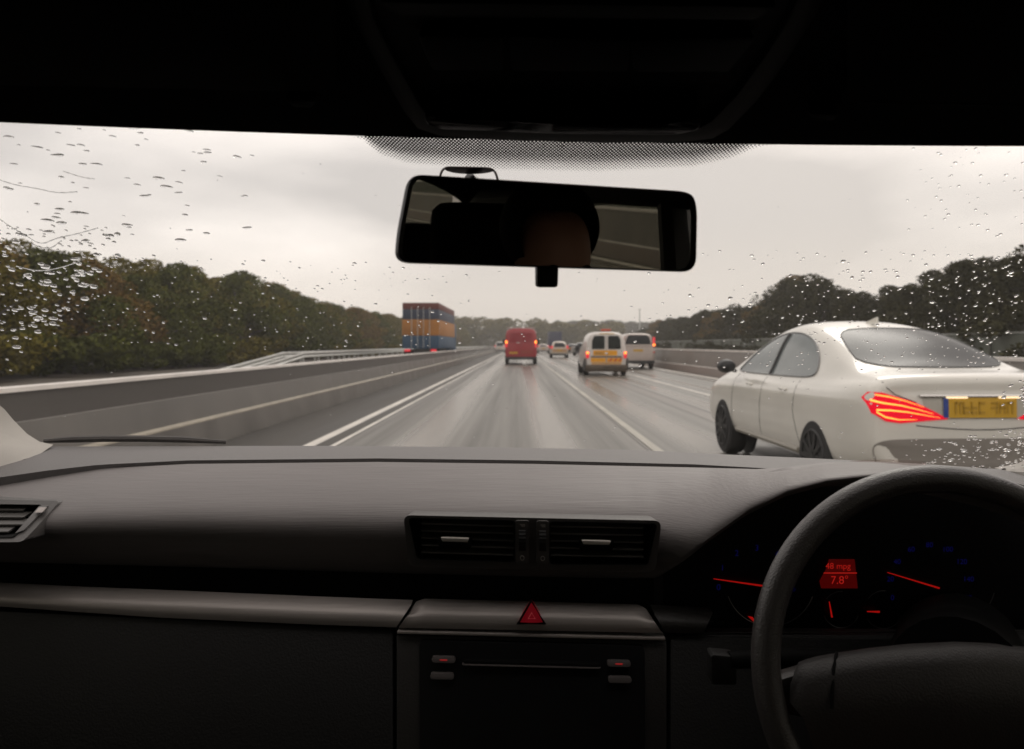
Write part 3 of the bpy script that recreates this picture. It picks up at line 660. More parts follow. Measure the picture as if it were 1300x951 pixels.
for sx in (-1, 1):
    t_ = MB().box(sx * .865 - .05, sx * .865 + .05, -.01, .12, 1.22, 1.72).build('tail_light', M['brake_soft'], mv, bevel=.02)
    MB().box(sx * .865 - .055, sx * .865 + .055, -.03, .0, 1.25, 1.36).build('lamp_lit', M['brake_hot'], t_, bevel=.01)
    MB().box(sx * .86 - .05, sx * .86 + .05, -.0, .05, .86, .95).build('reflector', M['hi_red'], mv, bevel=.01)
MB().box(-.9, .9, -.05, .2, .30, .46).build('rear_bumper', M['dark_plastic'], mv, bevel=.04)
for ax in ('-x', '+x'): patch(mt_, rounded([(.5, 1.2), (3.2, 1.2), (2.9, 1.78), (.5, 1.80)], .08), ax, .005, .1, 4).build('side_window', M['car_glass'], mv, sharp=180)
MB().tube([(x, -.02, 1.22) for x in np.linspace(-.75, .75, 5)], .008, 5).build('tailgate_seam', M['dark_plastic'], mv)
# --- red van
rv = empty('red_van', (.13, 52.2, 0)); tag(rv, 'tall red van driving straight ahead in the inside lane', 'van')
rst = [(0, .42, 1.0, 1.3, 1.0, 2.33, .95), (.05, .38, 1.05, 1.3, 1.04, 2.40, .99), (.3, .3, 1.07, 1.3, 1.06, 2.42, 1.0), (3.4, .3, 1.07, 1.3, 1.05, 2.42, .98), (4.2, .3, 1.06, 1.28, .98, 2.1, .8), (4.7, .3, 1.04, 1.2, .9, 1.4, .75), (5.3, .36, .9, .98, .75, 1.05, .6)]
ro, rt = body(rst, M['paint_red'], rv, arches=[(1.0, .35, 1.06), (4.4, .35, 1.06)])
van_common(rv, rt, 1.07, 1.0, 4.4, .36)
for sx in (-1, 1):
    t_ = MB().box(sx * .97 - .07, sx * .97 + .07, -.02, .1, 1.15, 1.62).build('tail_light', M['brake_soft'], rv, bevel=.02)
    MB().box(sx * .97 - .06, sx * .97 + .06, -.04, 0, 1.40, 1.58).build('lamp_lit', M['brake_hot'], t_, bevel=.01)
    patch(rt, rounded([(sx * .06, 1.45), (sx * .78, 1.45), (sx * .72, 2.1), (sx * .06, 2.1)], .08), 'y', .006, .08, 4).build('door_panel', mat('darker_red_panel', (.24, .01, .018), .4), rv)
pl(rt, rv, -.78, -.22, .72, .84, blobs=False)
patch(rt, [(.0, .70), (.8, .70), (.8, .95), (0, .95)], 'y', .006, .08, 3).build('step_panel', mat('dull_red_panel', (.26, .03, .02), .5), rv)
MB().tube([(0, -.024, z) for z in np.linspace(.6, 2.2, 6)], .008, 5).build('door_seam', M['dark_plastic'], rv)
MB().box(-.30, -.1, -.05, -.01, 1.42, 1.47).build('door_handle', M['chrome'], rv, bevel=.005)
MB().box(-1.0, 1.0, -.08, .3, .34, .52).build('rear_bumper', M['dark_plastic'], rv, bevel=.03)
MB().box(-.92, .92, .1, .3, 2.40, 2.44).build('roof_edge_strip', mat('pale_pink_strip', (.6, .4, .4), .4), rv, bevel=.01)
for sx in (-1, 1): MB().box(sx * 1.22 - .1, sx * 1.22 + .1, 4.0, 4.1, 1.35, 1.7).build('wing_mirror', M['dark_plastic'], rv, bevel=.03)
# --- smaller cars ahead
def far_car(name, label, cat, px, base_y, paint, W=.88, Hh=1.62, orange=None, lit='brake_soft', hot=True, plate=True):
    d = H0 / (base_y - 438) * 1000; x = (px - 659) / 1000 * d; t = empty(name, (x, d, 0)); tag(t, label, cat)
    s_ = [(0, .38, W * .88, .95, W * .8, 1.0, W * .7), (.05, .32, W * .96, .97, W * .86, 1.25, W * .70), (.25, .28, W, .98, W * .88, Hh - .1, W * .70), (.7, .26, W, .98, W * .88, Hh, W * .7), (2.0, .25, W, .97, W * .87, Hh, W * .7), (2.7, .25, W, .95, W * .85, Hh - .2, W * .68), (3.3, .26, W, .92, W * .8, 1.02, W * .7), (4.1, .34, W * .8, .76, W * .6, .82, W * .5)]
    b_, tr = body(s_, paint, t)
    for sx in (-1, 1):
        for yy in (.75, 3.3): wheel(t, sx * (W - .09), yy, .31)
    patch(tr, rounded([(-W * .66, 1.08), (W * .66, 1.08), (W * .56, Hh - .16), (-W * .56, Hh - .16)], .07), 'y', .008, .06, 5).build('rear_window', M['car_glass'], t, sharp=180)
    for sx in (-1, 1):
        q = MB().box(sx * W * .88 - .08, sx * W * .88 + .08, .0, .3, .92, 1.22).build('tail_light', M[lit], t, bevel=.03)
        if hot: MB().box(sx * W * .88 - .06, sx * W * .88 + .06, -.03, .03, 1.0, 1.15).build('lamp_lit', M['brake'], q, bevel=.02)
    MB().box(-W * .92, W * .92, -.05, .2, .3, .46).build('rear_bumper', M['dark_plastic'], t, bevel=.04)
    if plate: pl(tr, t, -.26, .26, .72, .84, blobs=False, off=.03)
    if orange: patch(tr, [(-W * .8, .60), (W * .8, .60), (W * .8, .9), (-W * .8, .9)], 'y', .012, .1, 3).build('orange_patch', orange, t)  # orange reflection and lamp light painted on the tail as a flat patch
    return t
far_car('hatchback_car', 'pale champagne hatchback with lit tail lights ahead in the middle lane', 'car', 710.5, 454.7, M['paint_gold'], W=.87, Hh=1.68, orange=mat('painted_copper_reflection', (.42, .25, .13), .35, .3))  # the orange reflection on the tail is put into a coloured patch
far_car('hatchback_car', 'dark car half hidden just left of the utility van', 'car', 739.5, 451.7, M['paint_dark'], W=.92, Hh=1.62)
far_car('estate_car', 'small black car between the champagne hatchback and the utility van', 'car', 727, 448.6, M['paint_dark'], W=.85, Hh=1.5, orange=mat('painted_orange_lights', (.6, .22, .04), .5), hot=False)  # orange lights painted as an unlit patch across the tail
far_car('hatchback_car', 'small pale car with red brake lights just right of the red van', 'car', 690, 448.9, M['paint_silver'], W=.88, Hh=1.45)
far_car('delivery_van', 'small white van far ahead left of the red van', 'van', 634.5, 447.5, M['paint_white_van'], W=.92, Hh=1.9)
# box lorry far ahead
bl = empty('box_lorry', (7.0, 152, 0)); tag(bl, 'dark navy box lorry far ahead above the champagne hatchback', 'lorry')
MB().box(-1.25, 1.25, 0, 8.5, .95, 3.9).build('cargo_box', M['paint_navy'], bl, bevel=.05)
MB().box(-1.1, 1.1, 8.6, 10.4, .5, 3.0).build('cab', M['paint_dark'], bl, bevel=.15); MB().box(-.45, .45, .1, 10, .55, .93).build('chassis', M['dark_plastic'], bl)
for yy in (1.6, 9.4):
    for sx in (-1, 1): wheel(bl, sx * 1.02, yy, .48, .28)
for sx in (-1, 1): MB().box(sx * 1.05 - .12, sx * 1.05 + .12, -.05, .02, .72, .88).build('tail_light', M['brake_soft'], bl, bevel=.01)
# colourful lorry on the slip road
cl_ = empty('curtain_lorry', (-6.75, 54, 0)); tag(cl_, 'tall lorry banded red, blue and orange behind the left barrier', 'lorry')
LC = [mat('faded_red_board', (.12, .028, .022), .6, var=.3), mat('slate_blue_board', (.035, .045, .075), .6, var=.3), mat('orange_board', (.34, .135, .02), .6, var=.3, vscale=1.2), mat('mid_blue_board', (.016, .055, .11), .6, var=.3)]
MB().box(-1.25, 1.25, 0, 13, 3.75, 4.2).build('top_board', LC[0], cl_, bevel=.04); MB().box(-1.25, 1.25, 0.001, 13, 3.05, 3.745).build('upper_panel', LC[1], cl_, bevel=.03)
MB().box(-1.27, 1.27, -.02, 13.02, 1.95, 3.045).build('curtain', LC[2], cl_, bevel=.03); MB().box(-1.25, 1.25, 0, 13, 1.05, 1.945).build('lower_panel', LC[3], cl_, bevel=.03)
MB().box(-.5, .5, .2, 15, .65, 1.04).build('chassis', M['dark_plastic'], cl_); MB().box(-1.2, 1.2, 13.6, 15.6, .5, 3.2).build('cab', LC[3], cl_, bevel=.2)
for yy in (1.6, 2.9, 14.4):
    for sx in (-1, 1): wheel(cl_, sx * 1.03, yy, .5, .3)
for sx in (-1, 1): MB().box(sx * .9 - .2, sx * .9 + .2, -.06, .0, .85, 1.0).build('tail_light', M['brake_soft'], cl_, bevel=.01)

for x in (-.62, -.2, .2, .62): MB().tube([(x, -.05, 1.1), (x, -.05, 3.9)], .022, 6).build('lock_bar', M['galv'], cl_)
MB().box(-.008, .008, -.032, -.02, 1.08, 4.15).build('door_gap', M['dark_plastic'], cl_, smooth=False)
for sx in (-1, 1): MB().box(sx * 1.0 - .22, sx * 1.0 + .22, .5, .52, .2, .9).build('mudflap', M['tyre'], cl_)
# ------------------------------------------------------------------ the car the view is taken from
host = empty('car_interior', (0, 0, 0)); tag(host, 'car interior with grey dashboard, steering wheel and wet windscreen around the viewer', 'car')
def ip(tbl, px): return float(np.interp(px, [a for a, b in tbl], [b for a, b in tbl]))
# windscreen surface
def ws(u, t):
    'u -1..1 across, t 0 (base) .. 1 (header)'
    xb, xt = .83 * u, .66 * u
    b_ = Vector((xb, 1.26 - .12 * u * u, H0 - .166 - .023 * xb - .030 * xb * xb)); t_ = Vector((xt, .64 - .05 * u * u, H0 + .172 - .023 * xt))
    p = b_.lerp(t_, t); p.z += .018 * math.sin(math.pi * t); return p
mb = MB(); mb.grid([[ws(-1 + 2 * i / 48, j / 24) for i in range(49)] for j in range(25)])
wsm = mb.mesh('windscreen'); wtree = bvh_of(wsm)
wscreen = link('windscreen', wsm, M['wscreen'], host, sharp=180)
def onglass(px, py, off=0):
    h = wtree.ray_cast(EYE, ray(px, py))
    if h[0] is None: return None, None
    n = h[1] if h[1].y > 0 else -h[1]
    return h[0] + n * off, n
# dotted frit band by the mirror: a printed pattern of black dots that thins out at its edge
fm = bpy.data.materials.new('black_frit_dots'); fm.use_nodes = True; t = fm.node_tree; t.nodes.clear(); l = t.links
o_ = N(t, 'ShaderNodeOutputMaterial'); mx = N(t, 'ShaderNodeMixShader'); tr = N(t, 'ShaderNodeBsdfTransparent'); df = N(t, 'ShaderNodeBsdfDiffuse'); df.inputs[0].default_value = (.012, .009, .008, 1)
uv = N(t, 'ShaderNodeUVMap'); uv.uv_map = 'UVMap'; sp = N(t, 'ShaderNodeSeparateXYZ'); l.new(uv.outputs[0], sp.inputs[0])
def mth(op, a, b=None):
    n = N(t, 'ShaderNodeMath', operation=op)
    for i, v in enumerate((a, b)):
        if v is None: continue
        if isinstance(v, (int, float)): n.inputs[i].default_value = v
        else: l.new(v, n.inputs[i])
    return n.outputs[0]
# uv.x = metres across, uv.y = metres down; a diagonal dot lattice
A_ = mth('MULTIPLY', mth('ADD', sp.outputs[0], sp.outputs[1]), 1 / .0031); B_ = mth('MULTIPLY', mth('SUBTRACT', sp.outputs[0], sp.outputs[1]), 1 / .0031)
fa = mth('SUBTRACT', mth('FRACT', A_), .5); fb_ = mth('SUBTRACT', mth('FRACT', B_), .5)
dist = mth('SQRT', mth('ADD', mth('MULTIPLY', fa, fa), mth('MULTIPLY', fb_, fb_)))
at = N(t, 'ShaderNodeAttribute'); at.attribute_name = 'dens'
l.new(mth('LESS_THAN', dist, at.outputs['Fac']), mx.inputs[0]); l.new(tr.outputs[0], mx.inputs[1]); l.new(df.outputs[0], mx.inputs[2]); l.new(mx.outputs[0], o_.inputs[0])
top_t = [(380, 150), (430, 158), (470, 164), (510, 170), (900, 176), (940, 172), (1000, 170)]
bot_t = [(395, 163), (430, 168), (460, 175), (480, 195), (520, 208), (640, 216), (760, 218), (880, 212), (930, 200), (960, 186), (1000, 180)]
rows = []; uvs = []; dn = []
cols = list(range(395, 1001, 11)); nr = 14
for j in range(nr + 1):
    r_ = []
    for px in cols:
        a, b_ = 140, ip(bot_t, px); py = a + (b_ - a) * j / nr
        p, n = onglass(px, py, -.002); r_.append(p if p else P(px, py, .64))
    rows.append(r_)
mbf = MB(); mbf.grid(rows); me = bpy.data.meshes.new('frit'); me.from_pydata([tuple(v) for v in mbf.v], [], mbf.f)
uvl = me.uv_layers.new(name='UVMap'); att = me.attributes.new('dens', 'FLOAT', 'POINT')
for i, v in enumerate(me.vertices):
    j, c = divmod(i, len(cols)); px = cols[c]
    edge = min((1 - j / nr) * 2.6, max(0, (px - 400) / 90), max(0, (1000 - px) / 90)); att.data[i].value = .52 * min(1, .35 + edge) if edge > .0 else 0
for lp in me.loops:
    v = me.vertices[lp.vertex_index].co; uvl.data[lp.index].uv = (v.x, -v.z * 1.9)
link('frit_band', me, fm, wscreen, sharp=180)

# dashboard far strip under the glass
R1 = [(-200, 650), (-80, 622), (0, 606), (63, 597), (126, 590), (240, 584.5), (480, 582), (676, 584.5), (880, 589.5), (981, 595), (1060, 600), (1200, 612), (1300, 625), (1400, 645), (1500, 670)]
R0 = [(-200, 585), (-80, 574), (50, 567), (200, 566.5), (400, 566), (600, 567.5), (800, 571), (900, 576), (1035, 582), (1173, 589), (1275, 596), (1400, 612), (1500, 630)]
def y1(px): return 1.05 - .10 * ((px - 655) / 700) ** 2
def y0(px): return 1.245 - .115 * ((px - 655) / 690) ** 2
dash = empty('dash_origin'); bpy.data.objects.remove(dash)
mb = MB(); cols = list(range(-160, 1480, 20)); rows = []
for k in range(7):
    f = k / 6; rows.append([P(px, ip(R0, px) * (1 - f) + ip(R1, px) * f - 1.2 * math.sin(math.pi * f), y0(px) * (1 - f) + y1(px) * f) for px in cols])
rows.insert(0, [p + Vector((0, .25, -.04)) for p in rows[0]]); rows.append([p + Vector((0, .004, -.03)) for p in rows[-1]])
mb.grid(rows); mb.build('dash_top_strip', M['vinyl_back'], host, sharp=60)
# padded dash front
LIP = [(-200, 712), (-80, 708), (0, 709), (200, 714), (500, 723), (700, 728), (800, 730), (835, 729), (870, 707), (900, 683), (950, 648), (1000, 624), (1050, 611), (1110, 604), (1180, 604), (1240, 611), (1300, 626), (1360, 655), (1420, 700)]
TOP = [(-200, 650), (-80, 628), (0, 611), (63, 602.5), (126, 595), (240, 589), (480, 586.5), (676, 589), (880, 593.5), (960, 595.5), (1000, 593), (1040, 588.5), (1081, 586.5), (1138, 589), (1170, 594), (1210, 603), (1250, 612), (1300, 629), (1360, 658), (1420, 703)]
def ytop(px): return ip([(-200, .93), (0, .985), (300, 1.01), (655, 1.025), (900, 1.01), (1000, .94), (1100, .90), (1300, .88), (1420, .86)], px)
def ylip(px): return ip([(-200, .80), (0, .83), (400, .855), (800, .86), (870, .845), (950, .82), (1050, .80), (1420, .79)], px)
mb = MB(); cols = [-160 + 8 * i for i in range(198)]; rows = []; nk = 26
def padpt(px, t):
    k = max(0, min(1, (900 - px) / 120)); und = .060 * max(0, (t - .36) / .64) ** 2 * k
    g = (1 - (1 - min(1, t / .92)) ** 2.3) * k + (1 - (1 - t) ** 2.1) * (1 - k)
    a, b_ = ip(TOP, px), ip(LIP, px); return P(px, a + (b_ - a) * t, ytop(px) + (ylip(px) - ytop(px)) * g + und)
rows = [[padpt(px, k / nk) for px in cols] for k in range(nk + 1)]
lipr = rows[-1]
full = MB(); full.grid(rows); padtree = bvh_of(full.mesh(recalc=False))
def onpad(px, py, off=0):
    h = padtree.ray_cast(EYE, ray(px, py))
    if h[0] is None: h = (P(px, py, .86), Vector((0, -1, 0)))
    n = h[1] if h[1].y < 0 else -h[1]; return h[0] + n * off, n
VENT_O = rounded([(512, 654), (840, 661), (832, 727), (519, 719)], 10, 4)
VL = rounded([(518.5, 657.5), (653, 661), (653, 714), (529.5, 710)], 5, 3); VR = rounded([(698, 662), (834.5, 665), (822.5, 717.5), (698, 716.5)], 5, 3)
LV_O = rounded([(-120, 631), (76, 636), (44, 672), (28, 688), (-120, 690)], 6, 3); LV = rounded([(-110, 639), (52, 641), (18, 682), (-110, 684)], 4, 3)
VIN = rounded([(516, 657.5), (835.5, 664), (828, 722.5), (523, 715.5)], 8, 4); LVIN = rounded([(-140, 635), (68, 640), (38, 672), (24, 684), (-140, 686)], 4, 3)
def inpoly(p, poly):
    c = False; n = len(poly)
    for i in range(n):
        a, b_ = poly[i], poly[i - 1]
        if (a[1] > p[1]) != (b_[1] > p[1]) and p[0] < (b_[0] - a[0]) * (p[1] - a[1]) / (b_[1] - a[1]) + a[0]: c = not c
    return c
top0 = [[p + Vector((0, .012, -.03)) for p in rows[0]]]
roll = [[p + Vector((0, .006, -.006)) for p in lipr], [p + Vector((0, .02, -.008)) for p in lipr], [p + Vector((0, .12, -.004)) for p in lipr]]
allr = top0 + rows + roll
mb.grid(allr)
nc = len(cols); keep = []
for fi, f in enumerate(mb.f):
    j, c = divmod(fi, nc - 1); k = j - 1
    if 0 <= k < nk:
        q = sum((Vector(mb.v[i]) for i in f), Vector()) / 4; d = q - EYE; pp = (659 + 1000 * d.x / d.y, 438 - 1000 * d.z / d.y)
        if inpoly(pp, VIN) or inpoly(pp, LVIN): continue
    keep.append(f)
mb.f = keep; mb.mi = [0] * len(keep)
pad = mb.build('dashboard', M['vinyl'], host, sharp=60)
# recess behind and below the pad
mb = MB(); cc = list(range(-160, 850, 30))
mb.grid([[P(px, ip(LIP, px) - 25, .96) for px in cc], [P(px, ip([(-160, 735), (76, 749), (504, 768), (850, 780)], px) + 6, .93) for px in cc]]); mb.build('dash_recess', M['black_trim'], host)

# centre vents
def onvent(px, py, off=0):
    if px < 300: Y = .925 - .0001 * (px + 100) * 0 - (py - 636) * .0004 if False else LVY + (py - 640) * LVS
    else: Y = CVY + (py - 656) * CVS
    return P(px, py, Y - off), Vector((0, -1, 0))
def yat(px, py): return onpad(px, py)[0].y
CVY = min(yat(x, 653) for x in (515, 675, 838)) - .004; CVS = ((min(yat(x, 718) for x in (530, 675, 800)) - .004) - CVY) / 64
LVY = min(yat(x, 633) for x in (-100, 0, 70)) - .004; LVS = ((min(yat(x, 686) for x in (-100, 0, 40)) - .004) - LVY) / 48
bul = max(CVY + (y_ - 656) * CVS - yat(x_, y_) for y_ in range(652, 728, 4) for x_ in range(512, 842, 20)); CVY -= max(0, bul) + .0015
bul = max(LVY + (y_ - 640) * LVS - yat(x_, y_) for y_ in range(632, 688, 4) for x_ in range(-100, 76, 15)); LVY -= max(0, bul) + .0015
vmap = lambda u, v: (onvent(u, v, .0)[0], Vector((0, 1, -.1)).normalized())
def vent(outer, holes, pos):
    o = link('air_vent', plate(dense(outer, 8), [dense(h, 8) for h in holes], vmap, .045), M['vent_frame'], host, smooth=False); return o
av = vent(VENT_O, [VL, VR], 0)
def vent_inside(hole, o, y_a, y_b, nsl, slope, x0_, x1_):
    # dark tray behind the opening, walls included
    pts = [onvent(p[0], p[1], .002)[0] for p in dense(hole, 10)]; mb = MB(); back = [p + Vector((0, .07, -.004)) for p in pts]
    mb.grid([pts, back], True); mb.cap(back); mb.build('vent_box', M['black_trim'], o, smooth=False)
    for k in range(nsl):
        f = (k + .9) / (nsl + .8); row = []
        for px in np.linspace(x0_, x1_, 9):
            py = y_a + (y_b - y_a) * f + slope * (px - x0_)
            if not inpoly((px, py), hole): continue
            p, n = onvent(px, py, -.006); row.append(p)
        if len(row) < 2: continue
        m2 = MB(); r2 = [[p + Vector((0, a, b_)) for p in row] for a, b_ in ((0, .0008), (.016, .0035), (.016, .0018), (0, -.0008))]; m2.grid(r2 + [r2[0]]); m2.build('slat', M['slat'], o)
vent_inside(VL, av, 656, 709, 5, .03, 518, 652); vent_inside(VR, av, 660, 713, 5, .02, 699, 834)
lv = vent(LV_O, [LV], 0); vent_inside(LV, lv, 640, 684, 4, .0, -110, 50)
MB().prism([onvent(px, py, .001)[0] for px, py in ((52, 642), (62, 642), (33, 672), (22, 676))], (0, -.004, 0)).build('vent_slider', M['vent_frame'], lv)
MB().prism([onvent(px, py, .006)[0] for px, py in ((51, 644), (60, 644), (55, 650), (46, 650))], (0, -.003, 0)).build('slider_tip', M['alu'], lv)
for (x0_, x1_, yt) in ((560, 596, 681), (738, 775, 684.5)):
    mb = MB(); a = [onvent(px, py, .004)[0] for px, py in ((x0_, yt), (x1_, yt + 1), (x1_ - 2, yt + 6), (x0_ + 2, yt + 5))]; mb.prism(a, (0, -.006, 0)); mb.build('vent_tab', mat('satin_tab', (.7, .66, .6), .35, .2), av, bevel=.001)
    mb = MB(); a = [onvent(px, py, -.005)[0] for px, py in ((x0_ - 4, yt + 1), (x1_ + 4, yt + 2), (x1_ + 2, yt + 14), (x0_ - 2, yt + 13))]; mb.prism(a, (0, -.005, 0)); mb.build('tab_mount', M['black_trim'], av, bevel=.001)
for x0_, x1_ in ((654.5, 671.5), (681, 697)):
    yo = .02 * (x0_ - 654)
    mb = MB(); mb.prism([onvent(a, b_ + yo, .0045)[0] for a, b_ in rounded([(x0_, 661), (x1_, 661), (x1_, 715), (x0_, 715)], 3, 2)], (0, .004, 0)); mb.build('vent_divider', M['vent_frame'], av, smooth=False)
    cx_ = (x0_ + x1_) / 2; mb = MB(); rws = []
    for i in range(13):
        f = i / 12; py = 672 + 28 * f + yo; p0 = onvent(cx_ - 4.2, py, .004 + .004 * math.sin(math.pi * f))[0]; p1 = onvent(cx_ + 4.2, py, .004 + .004 * math.sin(math.pi * f))[0]; k = .0005 * (i % 2)
        rws.append([p0 + Vector((0, .006, 0)), p0 + Vector((0, -k, 0)), p1 + Vector((0, -k, 0)), p1 + Vector((0, .006, 0))])
    mb.grid(rws); mb.build('thumbwheel', M['dark_plastic'], av, sharp=20)
    mb = MB(); mk = mat('vent_symbol_paint', (.4, .38, .35), .5)
    for i in range(3): q = [onvent(cx_ + a, 665.5 + yo + b_ + i * 1.3, .0052)[0] for a, b_ in ((-3 + i, 0), (3.4, 0), (3.4, .7), (-3 + i, .7))]; mb.cap(q)
    q = [onvent(cx_ + 2.4 * math.cos(t_), 708.5 + yo + 2.8 * math.sin(t_), .0056)[0] for t_ in np.linspace(0, 6.28, 14)]; mb.tube(q, .0003, 5)
    mb.build('vent_symbol', mk, av)

# silver trim strip in three lengths
def strip3(name, tp, bt, Y0, Y1, m, corner=None, thick=.014, parent=host, bulge=.006):
    xs = [p[0] for p in tp]; n = 28; mb = MB(); rows = []
    for j in range(9):
        f = j / 8; r_ = []
        for i in range(n + 1):
            s = i / n; xt = tp[0][0] + (tp[-1][0] - tp[0][0]) * s; xb = bt[0][0] + (bt[-1][0] - bt[0][0]) * s
            yt_ = ip(tp, xt); yb_ = ip(bt, xb); px = xt + (xb - xt) * f; py = yt_ + (yb_ - yt_) * f
            if corner: 
                for cxn, sg in corner:
                    dd = abs(px - cxn); py = py if dd > 16 else py + (16 - math.sqrt(max(0, 16 ** 2 - (16 - dd) ** 2))) * .8 * (1 - f)
            r_.append(P(px, py, Y0 + (Y1 - Y0) * f - bulge * math.sin(math.pi * f)))
        rows.append(r_)
    rows = [[p + Vector((0, thick, .001)) for p in rows[0]]] + rows + [[p + Vector((0, thick, -.001)) for p in rows[-1]]]
    mb.grid(rows); mb.cap([r[0] for r in rows]); mb.cap([r[-1] for r in rows][::-1]); return mb.build(name, m, parent, sharp=50)
strip3('trim_strip', [(-160, 741), (0, 746), (76, 750), (200, 755), (400, 763.5), (522, 768)], [(-160, 762), (0, 770), (200, 784), (400, 793), (503, 796.5)], .872, .858, M['alu'])
strip3('trim_strip', [(526, 766), (823, 774)], [(506.5, 797), (840, 803.5)], .868, .855, M['alu'], corner=[(522, -1), (826, 1)])
strip3('trim_strip', [(828, 774), (905, 778)], [(844, 803.5), (893, 804)], .872, .858, M['panel_grey'])
# lower dash: glovebox, centre stack, driver side panel
def slab(name, quad, Y0, Y1, m, parent=host, thick=.03, bevel=.003):
    q = [P(px, py, Y0 if i < 2 else Y1) for i, (px, py) in enumerate(quad)]; mb = MB(); mb.prism(q, (0, thick, 0)); return mb.build(name, m, parent, bevel=bevel)
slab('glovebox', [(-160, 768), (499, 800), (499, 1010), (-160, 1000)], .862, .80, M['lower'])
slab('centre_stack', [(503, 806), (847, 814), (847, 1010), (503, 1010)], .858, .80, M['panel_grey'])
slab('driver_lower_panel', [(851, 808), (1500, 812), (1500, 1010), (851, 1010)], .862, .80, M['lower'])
MB().prism([P(504, 801.5, .852), P(845, 810, .852), P(845, 813.5, .852), P(504, 805, .852)], (0, .02, 0)).build('chrome_strip', M['alu'], host, bevel=.001)
rad = MB().prism([P(p[0], p[1], .855 - (p[1] - 806) * .00029) for p in rounded([(532, 812), (819, 820), (820, 1000), (532, 1000)], 9, 4)], (0, .012, 0)).build('radio', mat('radio_fascia', (.004, .004, .0045), .4, spec=.2), host, bevel=.001)
def rslab(name, pts, m, off=.004, b_=.001, parent=rad, th=.006): return MB().prism([P(p[0], p[1], .853 - (p[1] - 806) * .00029 - off) for p in pts], (0, th, 0)).build(name, m, parent, bevel=b_)
btn = mat('radio_button_plastic', (.08, .07, .068), .45)
for x_, y_ in ((548, 834), (771, 839), (546, 855), (772, 859.5)):
    rslab('button', rounded([(x_, y_), (x_ + 30, y_ + .8), (x_ + 30, y_ + 8.6), (x_, y_ + 7.8)], 4, 3), btn)
    if y_ < 850: rslab('button_glow', [(x_ + 10, y_ + 3), (x_ + 20, y_ + 3.3), (x_ + 20, y_ + 5.6), (x_ + 10, y_ + 5.3)], mat('button_red_glow', (.1, .01, .01), .4, emit=(1, .05, .05), estr=.18), off=.0045)
rslab('disc_slot', [(588, 838), (762, 843), (762, 847), (588, 842)], M['black_trim'], off=.003)
rslab('slot_edge', [(586, 843.5), (763, 848), (762, 850), (588, 845.5)], btn, off=.004)
# hazard button
hz = MB().prism([P(p[0], p[1], .852) for p in rounded([(674.8, 764), (692, 792), (657, 790.5)], 3, 3)], (0, .012, 0)).build('hazard_button', M['red_btn'], host, bevel=.0015)
def tri(c, r, y): return [P(c[0] + r * 1.0 * math.sin(a), c[1] - r * math.cos(a), y) for a in (0, 2 * math.pi / 3, 4 * math.pi / 3)]
MB().tube(tri((675, 783), 5.0, .8495), .0006, 6, closed=True).build('hazard_symbol', M['red_light'], hz)
MB().tube(tri((674.6, 781.8), 19.5, .8505), .0022, 6, closed=True).build('button_gap', M['black_trim'], hz)
MB().box(-.0016, .0016, 0, .0, 0, .0)

# instrument cluster
cf = P(0, 0, 1)
CY = .935
def C_(px, py, dy=0): return P(px, py, CY + dy)
mb = MB(); mb.grid([[P(px, ip(LIP, px) - 10, CY) for px in range(842, 1481, 10)], [P(px, 806, CY) for px in range(842, 1481, 10)]])
clu = mb.build('instrument_cluster', mat('cluster_black', (.004, .004, .005), .35, spec=.2), host)
mb = MB(); mb.grid([[P(px, 803.8, CY - .01), P(px, 806, .865), P(px, 812, .861)] for px in (835, 1100, 1480)]); mb.build('cluster_sill', M['lower'], host)
MB().tube([P(px, 804 - (px - 843) * .006, .872) for px in (843, 1000, 1200, 1480)], .0007, 6).build('sill_edge', M['panel_grey'], clu)
def arc(c, r, a0, a1, th, m, nm='gauge_ring'):
    return MB().tube([C_(c[0] + r * math.cos(R(a)), c[1] + r * math.sin(R(a)), -.004) for a in np.linspace(a0, a1, 40)], th, 6).build(nm, m, clu)
arc((978, 738), 57, 20, 160, .0006, M['dim_ring']); arc((1206, 738), 58, 15, 145, .0006, M['dim_ring'])
arc((1068, 774), 23, 20, 160, .0006, M['dim_ring']); arc((1068, 774), 23, 215, 275, .0005, M['dim_ring']); arc((1122, 774), 24, 30, 150, .0006, M['dim_ring']); arc((1122, 774), 24, 215, 275, .0005, M['dim_ring'])
def needle(a, b_, w0=2.2, w1=.9, m=M['needle']):
    a = Vector(a); b_ = Vector(b_); n = Vector((-(b_ - a).y, (b_ - a).x)).normalized()
    MB().prism([C_(*(a + n * w0 / 2), -.007), C_(*(b_ + n * w1 / 2), -.007), C_(*(b_ - n * w1 / 2), -.007), C_(*(a - n * w0 / 2), -.007)], (0, .001, 0)).build('needle', m, clu)
needle((972, 744.5), (906, 735)); needle((1193, 747), (1127, 727)); needle((1056.5, 784), (1053, 764), 2, .9); needle((1117, 777), (1101, 776.6), 2.4, 1)
ds = MB().prism([C_(*p, -.005) for p in ((1053, 710.5), (1085, 710.5), (1089, 747), (1043, 747), (1041, 738), (1049, 724))], (0, .002, 0)).build('display', M['disp'], clu)
def text(s, px, py, hpx, m, parent, dy=-.0065, rz=0):
    c = bpy.data.curves.new('t', 'FONT'); c.body = s; c.size = 1; c.align_x = 'CENTER'; c.align_y = 'CENTER'; o = bpy.data.objects.new('t', c); COL.objects.link(o)
    me = bpy.data.meshes.new_from_object(o.evaluated_get(bpy.context.evaluated_depsgraph_get())); bpy.data.objects.remove(o)
    k = hpx / 1000 * CY / .7; p = C_(px, py, dy)
    me.transform(Matrix.Translation(p) @ Matrix.Scale(k, 4) @ Matrix.Rotation(R(90), 4, 'X')); return link('lettering', me, m, parent, smooth=False)
